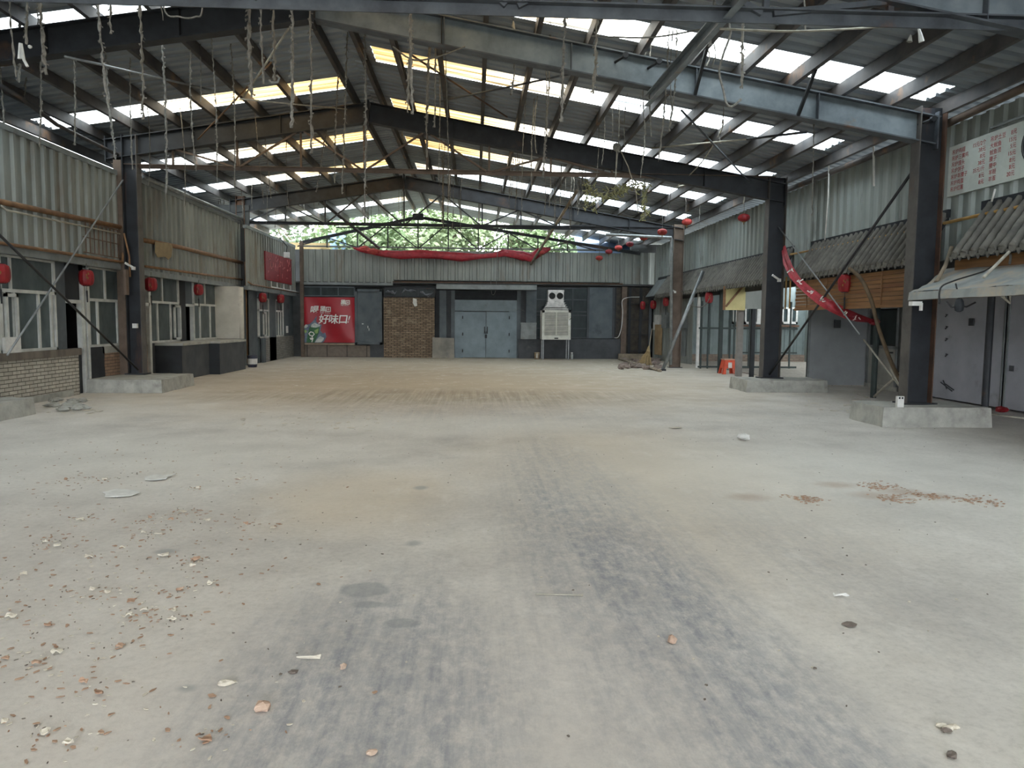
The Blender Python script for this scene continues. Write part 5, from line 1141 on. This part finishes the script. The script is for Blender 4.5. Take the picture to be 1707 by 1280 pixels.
rl = [(1240,363,19.0,.155,'brightest round red lantern hanging from the arched cable, nearest of the row',m_red),(1145,370,22.5,.155,'round red lantern second nearest in the row, just right of the far right column',m_redfade),
      (1104,386.5,24.8,.165,'faded round red lantern third nearest in the row, just left of the far right column',m_redfade),(1073,396,27,.155,'dusty round red lantern in the row, fourth from the nearest',m_redfade),
      (1050,407,28.3,.15,'darker round red lantern in the row, fifth from the nearest',m_redsign),(1031,413,29.2,.152,'bright faded round red lantern, sixth from the nearest',m_redfade),(1015,419.5,30.0,.15,'dusty round red lantern, seventh from the nearest',m_redsign),
      (999,430,30.8,.15,'lowest and farthest round red lantern of the row',m_redfade),(902,421,31.0,.15,'lone round red lantern against the red banner on the back wall',m_redfade)]
for u, v, Y, r, lb, m in rl: p = aty(u,v,Y); roundl(p, r, lb, rz(p.x)+.03 if u not in (1240,902) else p.z+.35, m)

# ---------------------------------------------------------------- dry vines and frayed cords hanging from the roof
def strand(u0, v0, u1, v1, Y, r, m=None, mid=None, frayed=True):
    """frayed strand between two measured ends on the plane Y; goes up to the roof when it leaves the frame"""
    if v0 > 12:        # hung from the roof where the line of sight to its top meets the sheets
        ry = _ray(u0, v0); Yh = Y
        for sl, sg in ((SR_, 1), (SL_, -1)):
            t = (ZR+sl*sg*XR+.01-EYE)/(ry.z+sl*sg*ry.x)
            if (ry.x*t-XR)*sg >= 0: Yh = ry.y*t
        Y0_ = Y; Y = min(Yh, 31.0); r *= max(1, min(1.7, Y/Y0_))
    r *= .62
    p, q = aty(u0, v0, Y), aty(u1, v1, Y); top = rz(p.x)-.01
    rr = random.Random(int(u0*7+v1*3)); pts = []; L = (p-q).length; n = max(8, int(L/.07))
    if v0 <= 12: p0 = Vector((p.x, p.y, max(top, p.z))); 
    else: p0 = p
    L = (p0-q).length; n = max(8, int(L/.045)); rs = []; sway = rr.uniform(-.05,.05)
    for i in range(n+1):
        f = i/n; c = p0.lerp(q, f); j = r*.7
        pts.append(c+Vector((sway*math.sin(f*math.pi*rr.choice((1,1,1)))+rr.uniform(-j,j), rr.uniform(-j,j), 0)))
        rs.append(r*(rr.uniform(.45,1.7) if frayed else 1))
    b = MB(); b.tube(pts, r, 5, rs=rs)
    if frayed and r > .009:
        for i in range(1, n):
            c = pts[i]; a = rr.uniform(0,6.28); d = Vector((math.cos(a)*r*2.6, math.sin(a)*r*2.6, rr.uniform(-.03,.01))); s = Vector((-d.y,d.x,0))*.35
            b.add([c, c+d+s, c+d-s*.6+Vector((0,0,-.025))], [(0,1,2)])
    return b
VS = [  # u0 v0 u1 v1 Y thickness zone
 (75,0,76,124,8.6,.026,'A'),(24,0,27,128,8.6,.014,'A'),(31,20,31,138,8.7,.018,'A'),(42,0,44,74,8.6,.016,'A'),(62,14,66,245,9.4,.012,'A'),(1,112,11,250,9.4,.014,'A'),(44,128,42,176,9,.010,'A'),
 (121,30,125,242,10.2,.014,'A'),(165,0,180,180,9.0,.022,'A'),(176,84,193,266,10.0,.018,'A'),(174,0,184,56,9.0,.018,'A'),(217,95,221,283,11.0,.012,'A'),(222,10,239,200,9.6,.022,'A'),
 (265,18,277,322,10.4,.018,'A'),(271,8,272,34,9.8,.012,'A'),(318,60,327,285,11.5,.014,'A'),(334,72,335,170,11.5,.010,'A'),(352,58,362,305,12.2,.014,'A'),(385,72,391,312,12.2,.014,'A'),
 (421,0,419,162,8.4,.028,'A'),(437,12,440,140,9.4,.018,'A'),(451,10,458,136,9.2,.022,'A'),(486,8,487,213,9.4,.026,'A'),(512,10,519,256,9.6,.022,'A'),(565,104,558,305,12.5,.016,'B'),(579,52,570,323,12.5,.018,'B'),
 (608,46,607,362,12.5,.022,'B'),(548,190,527,320,15,.018,'B'),(436,180,452,330,14.5,.012,'A'),(479,200,481,345,15.5,.010,'A'),(245,170,248,310,15.5,.012,'A'),(300,180,308,345,15.5,.012,'A'),(424,170,440,340,16,.010,'A'),
 (684,0,679,188,9.2,.02,'B'),(692,0,688,190,9.2,.02,'B'),(716,24,711,205,9.6,.018,'B'),(719,60,712,262,10.6,.014,'B'),(727,22,725,212,9.8,.014,'B'),(733,110,731,300,12,.011,'B'),(742,80,748,310,12.5,.012,'B'),(674,188,673,235,11,.014,'B'),
 (877,160,870,365,15,.010,'C'),(891,162,886,317,14.5,.014,'C'),(918,0,905,293,12.2,.018,'C'),(896,160,894,255,14,.012,'C'),(943,0,935,203,10,.024,'C'),(988,0,988,156,9.2,.024,'C'),(855,30,852,158,9.6,.018,'C'),
 (908,60,905,270,12.2,.014,'C'),(998,200,994,300,16,.010,'C'),(1007,185,1003,275,16,.012,'C'),(1020,165,1019,255,15,.008,'C'),(1032,165,1026,300,15,.012,'C'),(1046,155,1042,255,15,.010,'C'),(1066,160,1064,185,14.5,.008,'C'),
 (1078,68,1076,225,12.5,.012,'D'),(1085,70,1086,228,12.5,.014,'D'),(1115,48,1098,270,12.5,.016,'D'),(1128,50,1115,219,12,.016,'D'),(1122,45,1120,185,12,.010,'D'),(1075,195,1067,296,16,.016,'D'),(1184,0,1182,78,9.2,.022,'D'),(1188,66,1187,112,9.6,.012,'D'),(1178,80,1177,110,9.6,.012,'D'),
 (1247,0,1237,148,8.6,.020,'D'),(1341,2,1343,50,8.6,.012,'D'),(1202,160,1203,206,12.8,.012,'D'),(1203,206,1202,240,12.8,.010,'D'),
 (1357,195,1354,362,12.6,.012,'D'),(1363,195,1359,228,12.6,.010,'D'),(1120,310,1112,360,25,.012,'D'),(1142,322,1143,355,22.5,.01,'D'),(1168,330,1168,440,22,.008,'D')]
rr = random.Random(21)
for k in range(17): u = rr.choice((rr.uniform(735,772), rr.uniform(838,868))); v = rr.uniform(225,290); VS.append((u, v, u-rr.uniform(0,4), v+rr.uniform(50,110), rr.uniform(18.5,23), .012, 'E'))
for k in range(20): u = rr.uniform(905,972); v = rr.uniform(270,320); VS.append((u, v, u-rr.uniform(0,3), v+rr.uniform(35,75), rr.uniform(24.5,28), .014, 'E'))
for k in range(14): u = rr.uniform(500,680); v = rr.uniform(300,340); VS.append((u, v, u+rr.uniform(-1,2), v+rr.uniform(20,55), rr.uniform(26.5,29), .013, 'F'))
for k in range(9): u = rr.uniform(365,470); v = rr.uniform(300,350); VS.append((u, v, u+rr.uniform(-1,2), v+rr.uniform(30,70), rr.uniform(20,25), .012, 'F'))
ZN = {'A':'before the left roof slope', 'B':'around the ridge', 'C':'just right of the ridge', 'D':'before the right roof slope', 'E':'far off, right of the ridge', 'F':'far off, below the left slope'}
from collections import defaultdict
grp = defaultdict(list)
for s in VS: grp[(s[6], s[5] >= .018 and s[6] < 'E')].append(s)
for (zn, thick), lst in grp.items():
    lst.sort(key=lambda s: s[2])
    for i, s in enumerate(lst):
        kind = 'thick frayed dry vine' if thick else 'thin dry vine'
        m = m_vinep if thick and i % 2 == 0 else m_vine
        lb = f'{kind} hanging {ZN[zn]}, {ORD[i+1]} from the left of those'
        one('hanging_vine', strand(*s[:6]), m, lb, 'vine', f'{kind}s hanging {ZN[zn]}')
# special ones
b = strand(37,70,33,105,8.8,.02); b2 = MB(); p = aty(34,96,8.8)
b2.tube([aty(34,72,8.8), aty(32,98,8.8), aty(37,98,8.8), aty(36,74,8.8), aty(40,100,8.8), aty(46,111,8.8)], .016, 6); one('white_plastic_scrap', b2, m_white, 'shiny white plastic scrap caught among the vines at the top left edge', 'plastic scrap')
p = aty(50,78,8.8); b = MB(); b.blob(p, .025, .02, .02, 7); one('white_plastic_scrap', b, m_white, 'tiny white scrap hanging before the left beam near the top left edge', 'plastic scrap')
cable([aty(1212,-160,9), aty(1215,27,9), aty(1218,55,9.05), aty(1206,90,9.1), aty(1199,120,9.2), aty(1206,150,9.3), aty(1211,172,9.3), aty(1221,177,9.3), aty(1236,165,9.3)], .014, 'wavy pale frayed rope hanging in front of the nearest right beam', m_vinep, 'rope', 'rope')
b = MB(); p = aty(457,134,9.2); b.tube([p+Vector((-.06,0,.0)), p+Vector((-.03,0,-.03)), p+Vector((.04,0,-.02)), p+Vector((.06,0,.03)), p+Vector((.03,0,.06))], .015, 6); one('hook', b, m_galv, 'bent metal hook at the end of a vine left of the ridge', 'hook')
p = aty(1534,57,8.2); b = MB(); b.tube([aty(1530,42,8.2), p, p+Vector((.02,0,-.08))], .02, 6, rs=[.006,.02,.03]); one('white_plastic_scrap', b, m_white, 'white plastic scrap hanging from the near truss at upper right', 'plastic scrap')
p = aty(1516,70,8.2); b = MB(); b.tube([aty(1518,58,8.2), p], .02, 6, rs=[.008,.03]); one('dry_leaf', b, m_vine, 'grey dry leaf hanging beside the white scrap at upper right', 'leaf')
b = MB(); b.blob(aty(1028,245,16.6), .1, .08, .1, 9, .35); b.tube([aty(1030,250,16.6), aty(1034,253,16.6)], .03, 5); one('vine_knot', b, m_vinep, 'pale tangled knot tied on the right slope purlin', 'knot')
b = MB(); b.tube([aty(1028,252,16.6), aty(1026,300,16.6)], .012, 5); b.tube([aty(1035,252,16.6), aty(1047,277,17), aty(1060,320,17.5), aty(1064,355,18)], .012, 5); one('cord', b, m_pale, 'forked thin cord hanging from the pale knot', 'cord')
# net of dry climbing plant
t = thing('dry_garland', 'garland of dry greenish vine hanging in a net beneath the right slope', 'garland', tuple(aty(1025,320,19.5))); rr = random.Random(31); b = MB()
def leafy(a, c, n, spread, dn):
    for k in range(n):
        f = k/n; u = a[0]+(c[0]-a[0])*f+rr.uniform(-spread,spread); v = a[1]+(c[1]-a[1])*f+rr.uniform(-dn*.3,dn)
        p = aty(u, v, 19.5+rr.uniform(-.3,.3)); q = p+Vector((rr.uniform(-.12,.12), rr.uniform(-.05,.05), rr.uniform(-.12,.12))); b.tube([p, (p+q)/2+Vector((0,0,rr.uniform(-.04,.04))), q], .015, 4)
leafy((978,304),(1000,328),26,5,10); leafy((1000,325),(1045,308),80,5,14); leafy((1035,305),(1078,308),46,5,12); leafy((980,305),(977,352),26,3,4); leafy((988,315),(989,352),18,4,4); leafy((1073,305),(1075,366),44,3,4); leafy((1072,330),(1074,362),20,4,6)
b.build('stems', m_vineg, t)['kind'] = 'stuff'
b = MB(); b.tube([aty(976,300,19.5), aty(1000,323,19.5), aty(1040,312,19.5), aty(1075,304,19.5), aty(1075,366,19.5)], .015, 5); b.build('cord', m_rope, t)
for u in (976,1075): b = MB(); q = aty(u,302,19.5); b.tube([q, (q.x,q.y,rz(q.x)+.02)], .012, 5); b.build('hanger', m_rope, t)
# ---------------------------------------------------------------- beyond the gable
m_leaf = [mat('bright_tree_leaves', (112,130,92), (84,104,68), 1.5, .7), mat('deep_tree_leaves', (88,106,76), (66,84,58), 1.5, .7), mat('pale_tree_leaves', (128,142,106), (102,120,84), 1.5, .7)]
def tree(x, y, r, zc, h, m, label, seed, n=1500):
    rr = random.Random(seed); t = thing('tree', label, 'tree', (x,y,0), 'trees beyond the gable')
    b = MB(); b.tube([(x,y,-.05),(x+.1,y,zc*.5),(x-.1,y,zc)], .15, 8, rs=[.18,.13,.08])
    for k in range(7): a = rr.uniform(0,6.28); b.tube([(x,y,zc*.55+rr.uniform(0,.8)), (x+math.cos(a)*r*.5,y+math.sin(a)*r*.5,zc+rr.uniform(-.2,.5)), (x+math.cos(a)*r*.85,y+math.sin(a)*r*.85,zc+rr.uniform(0,h*.6))], .05, 5, rs=[.06,.04,.02])
    b.build('trunk', m_bark, t)
    b = MB()
    cl = [(Vector((rr.uniform(-1,1), rr.uniform(-1,1), rr.uniform(-1,1))).normalized()*rr.uniform(.3,.85)) for _ in range(16)]
    for k in range(n):
        c = rr.choice(cl); d = Vector((rr.gauss(0,.22), rr.gauss(0,.22), rr.gauss(0,.2)))+c
        p = Vector((x+d.x*r, y+d.y*r, zc+d.z*h)); s = rr.uniform(.1,.24); a = Vector((rr.uniform(-1,1), rr.uniform(-1,1), rr.uniform(-.6,.6))).normalized(); w = a.cross(Vector((rr.uniform(-1,1), rr.uniform(-1,1), rr.uniform(-1,1)))).normalized()
        b.add([p-a*s, p+w*s*.45, p+a*s, p-w*s*.45], [(0,1,2,3)])
    b.build('crown', m, t)
tree(-5.4,38,2.7,4.9,2.3,m_leaf[0],'leafy green tree beyond the left end of the open gable',1,3600)
tree(-1.9,40.5,3.0,5.6,2.9,m_leaf[2],'pale green leafy tree beyond the middle of the open gable, behind the ridge bracket',2,4600)
tree(2.7,39.5,2.0,5.1,2.0,m_leaf[0],'green tree beyond the open gable just right of the bright gap of sky',3,3000)
tree(5.8,40,2.2,4.7,1.9,m_leaf[1],'darker green tree beyond the right part of the open gable',4,2600)
tree(-9.2,44,3.0,5.6,2.4,m_leaf[1],'darker green tree beyond the far left corner of the hall',5,2600)
tree(-3.9,47,3.4,6.6,3.0,m_leaf[1],'taller dark tree standing behind the two nearer ones left of the gable middle',6,3200)
tree(8.6,46,3.2,5.6,2.6,m_leaf[1],'dark tree farthest right beyond the gable, behind the blue shed roof',7,2600)
m_blue = mat('blue_sheet_roof', (150,178,212), (126,156,194), 3, .5)
b = MB(); b.prism([(4.6,33.6,4.55),(7.9,33.6,4.55),(7.9,36,5.9),(4.6,36,5.9)], (0,.02,-.05)); one('shed_roof', b, m_blue, 'blue sheet roof of a shed beyond the right end of the open gable', 'roof')
b = MB(); b.box(4.8,7.8,35.6,35.7,0,5.6); one('shed_wall', b, m_cladr, 'pale wall of the shed beyond the right end of the gable', 'wall', kind='structure')
b = MB(); b.box(-8.8,-6.7,35.2,35.4,0,5.05); one('outbuilding', b, mat('tan_outbuilding', (196,176,132), (170,150,108), 3, .8), 'tan outbuilding wall beyond the far left corner of the hall', 'building')
b = MB(); b.box(-6.9,-6.1,36,36.2,0,5.6); one('blue_hoarding', b, m_blue, 'pale blue upright sheet beyond the left end of the open gable', 'sheet')
# ---------------------------------------------------------------- litter on the floor
m_scrap = mat('pale_plaster_crumb', (216,210,196), (184,176,160), 9, .9); m_chip = mat('brown_wood_chip', (178,150,128), (146,114,92), 9, .9); m_stone = mat('pinkish_stone', (204,182,164), (176,148,130), 9, .9); m_darkb = mat('dark_crumb', (122,112,104), (92,84,78), 9, .9)
def lump(u, v, rx, ry, rz_, m, name, label, cat, group=None, seed=0):
    p = atz(u, v); rr = random.Random(int(u*3+v)); b = MB(); b.blob(p+Vector((0,0,rz_*.8)), rx, ry, rz_, 8, .35, rr); return one(name, b, m, label, cat, group)
def scrap(u, v, w, d, m, name, label, cat, group=None):
    p = atz(u, v); rr = random.Random(int(u*5+v)); b = MB(); n = 9; c = []
    for k in range(n): a = 2*math.pi*k/n; j = rr.uniform(.6,1.15); c.append(p+Vector((w/2*math.cos(a)*j, d/2*math.sin(a)*j, rr.uniform(.004,.022))))
    b.prism(c, (0,0,.006)); return one(name, b, m, label, cat, group)
scrap(263,797,.30,.3,m_paper,'white_scrap','flat oval white scrap on the floor, farther of the two on the left','scrap')
scrap(201,825,.36,.28,m_paper,'white_scrap','flat white scrap on the floor, nearer of the two on the left','scrap')
lump(1240,733,.09,.07,.05,m_paper,'crumpled_paper','crumpled white paper on the floor before the nearest right pedestal','paper')
scrap(1125,714,.2,.18,m_scrap,'white_scrap','pale scrap of plaster on the floor at mid distance, right of centre','scrap')
lump(1120,1071,.022,.03,.022,m_stone,'brick_fragment','pinkish brick fragment on the dark wheel mark at right of centre','stone')
lump(438,1184,.035,.03,.022,m_stone,'brick_fragment','pinkish fragment on the floor near the bottom edge, left of centre','stone')
lump(376,1141,.035,.025,.012,m_scrap,'plaster_flake','cream plaster flake on the floor left of the pinkish fragment','flake')
lump(489,1122,.02,.02,.008,m_darkb,'dry_leaf','small dark curled leaf on the floor below the round patches','leaf')
lump(572,1115,.015,.02,.015,m_stone,'brick_fragment','tiny reddish fragment on the dark floor mark left of centre','stone')
lump(620,1257,.022,.018,.01,m_stone,'brick_fragment','small pinkish fragment at the bottom edge below the dark floor mark','stone')
for k, (u, v) in enumerate(((1570,1212),(1580,1216),(1590,1214),(1576,1220))): lump(u,v,.02,.015,.01,m_scrap if k != 3 else m_darkb,'plaster_crumb',f'{"dark" if k == 3 else "pale"} crumb in the small heap near the bottom right corner','crumb','crumbs in the bottom right heap')
scrap(516,1101,.12,.02,m_scrap,'plaster_flake','thin pale sliver on the floor left of the dark wheel mark','flake')
pole([atz(893,990,.006), atz(972,992,.006)], .004, 'straight thin pale wire lying across the floor in the centre', m_pale, 'floor_wire', 'wire')
scrap(1400,995,.1,.02,m_paper,'plaster_flake','thin white sliver on the floor right of the long wheel marks','flake')
lump(1415,1043,.04,.03,.012,m_darkb,'dark_crumb','dark smeared lump on the floor at right, beside the wheel marks','crumb')
lump(1587,1263,.02,.018,.015,m_darkb,'pebble','dark pebble at the bottom edge on the right','stone')
for k, (u, v, w) in enumerate(((1462,812,.5),(1490,832,.42),(1344,833,.4),(1545,827,.4),(1625,835,.5))):
    p = atz(u, v); rr = random.Random(k); b = MB()
    for j in range(70): q = p+Vector((rr.gauss(0,w*.2), rr.gauss(0,w*.2), 0)); b.prism([q+Vector((math.cos(z)*.016*rr.uniform(.5,1.3), math.sin(z)*.007*rr.uniform(.5,1.3), rr.uniform(.002,.01))) for z in (0,1.3,2.6,3.9,5.2)], (0,0,.003))
    one('bark_debris', b, m_chip, f'heap of brown bark debris on the floor at right, {ORD[k+1] if k else "first"} of five counted from the left' if k not in (0,1,2) else ('heap of brown bark debris on the floor at right, topmost of five','heap of brown bark debris at right, just below the topmost heap','heap of brown bark debris at right, leftmost of five')[k] , 'debris', 'brown debris heaps on the right floor', kind='stuff')
# larger flakes and chips in the drift at left: single things; the finest litter: one object each
flk = [(95,912),(150,930),(205,915),(240,890),(265,893),(305,855),(285,868),(330,815),(272,928),(250,865),(350,975),(300,985),(215,1027),(240,1020),(290,1020),(285,1035),(80,1045),(95,1090),(60,1110),(140,1140),(165,1160),(200,1080),(20,1030),(10,1100),(8,1208),(75,1225),(115,1243),(345,1235),(320,945),(325,935),(220,1005),(155,985),(180,990),(75,905),(40,960),(110,800),(135,868),(400,800),(410,875),(455,882),(175,800),(345,870)]
for k, (u, v) in enumerate(sorted(flk)):
    m = (m_scrap, m_chip, m_scrap)[k % 3]; s = (.016+.014*((k*7) % 5)/4)*(1.0 if v > 1000 else 1.25)
    c = 'pale plaster flake' if m is m_scrap else 'brown wood chip'
    scrap(u, v, s*1.9, s*1.2, m, 'plaster_flake' if m is m_scrap else 'wood_chip', f'{c} in the litter on the left floor', 'flake' if m is m_scrap else 'chip', f'{c}s in the left litter')
rr = random.Random(77)
def flake(b, p, s, thin):
    a = rr.uniform(0,6.28); ca, sa = math.cos(a), math.sin(a); n = 5; c = []
    for k in range(n):
        t = 2*math.pi*k/n+rr.uniform(-.3,.3); x, y = s*math.cos(t)*rr.uniform(.7,1.2), s*thin*math.sin(t)*rr.uniform(.7,1.2)
        c.append(p+Vector((x*ca-y*sa, x*sa+y*ca, .003+rr.uniform(0,.35)*s*thin)))
    b.prism(c, (0,0,.003))
def litter(name, m, n, fn, label, sz, thin=(.25,.6)):
    b = MB()
    for k in range(n): flake(b, fn(), rr.uniform(*sz)*.6, rr.uniform(*thin))
    return one(name, b, m, label, 'litter', kind='stuff')
CL = [tuple(atz(u, v)) for u, v in flk]
def left():
    if rr.random() < .5:
        x, y, _ = rr.choice(CL); return Vector((x+rr.gauss(0,.07), y+rr.gauss(0,.09), 0))
    while True:
        y = rr.choice((rr.uniform(2.7,6), rr.uniform(3,9.5), rr.uniform(4,9))); u = rr.gauss(230, 190) - (0 if y > 5 else 60); x = (u-792)*y/F
        if -30 < u < 640: return Vector((x, y, 0))
litter('leaf_litter', m_chip, 520, left, 'brown leaf and bark litter scattered over the left floor', (.008,.034))
litter('plaster_litter', m_scrap, 420, left, 'pale plaster crumbs scattered over the left floor', (.006,.024))
litter('dark_litter', m_darkb, 240, left, 'dark fine crumbs scattered over the left floor', (.005,.018))
litter('floor_grit', m_darkb, 260, lambda: Vector((rr.uniform(-4,7), rr.uniform(2.6,14), 0)), 'dark grit dotted over the whole floor', (.006,.016), (.5,1))
litter('pale_grit', m_scrap, 240, lambda: Vector((rr.uniform(-3,7), rr.uniform(2.6,16), 0)), 'pale grit dotted over the whole floor', (.006,.018), (.5,1))
def farl(): u = rr.uniform(560,760) if rr.random() < .3 else rr.uniform(400,640); v = rr.uniform(605,720); return atz(u, v)
litter('far_scraps', m_scrap, 150, farl, 'pale scraps strewn on the far left floor', (.03,.12))
def wallfoot():
    k = rr.random()
    if k < .4: return atz(rr.uniform(1000,1110), rr.uniform(600,622))
    if k < .6: return atz(rr.uniform(510,760), rr.uniform(599,604))
    if k < .8: return atz(rr.uniform(80,165), rr.uniform(664,690))
    return atz(rr.uniform(1340,1430), rr.uniform(655,690))
litter('plaster_rubble', m_scrap, 170, wallfoot, 'pale plaster rubble along the foot of the walls and pedestals', (.04,.16))
b = MB()
for k in range(22): p = atz(rr.uniform(85,140), rr.uniform(668,690)); b.blob(p+Vector((0,0,.03)), rr.uniform(.05,.14), rr.uniform(.05,.12), .04, 7, .35, rr)
one('mortar_rubble', b, m_concrete, 'lumps of pale mortar beside the left edge pedestal and brick parapet', 'rubble', kind='stuff')
b = MB()
for k in range(46): p = atz(rr.uniform(1035,1100), rr.uniform(600,616)); b.blob(p+Vector((0,0,.05)), rr.uniform(.06,.2), rr.uniform(.06,.2), rr.uniform(.04,.1), 7, .4, rr)
one('brick_rubble', b, mat('grey_rubble', (138,124,116), (104,94,88), 5, .95), 'broken brick rubble around the straw broom', 'rubble', kind='stuff')
b = MB(); b.tube([atz(1032,598,.05), atz(1065,608,.05), atz(1101,618,.04)], .05, 7); one('fallen_branch', b, m_oldwood, 'grey timber lying on the floor from the squared timber to the leaning pole', 'timber')
for (a, c) in (((500,612),(522,612)),((505,614),(516,608))): pass
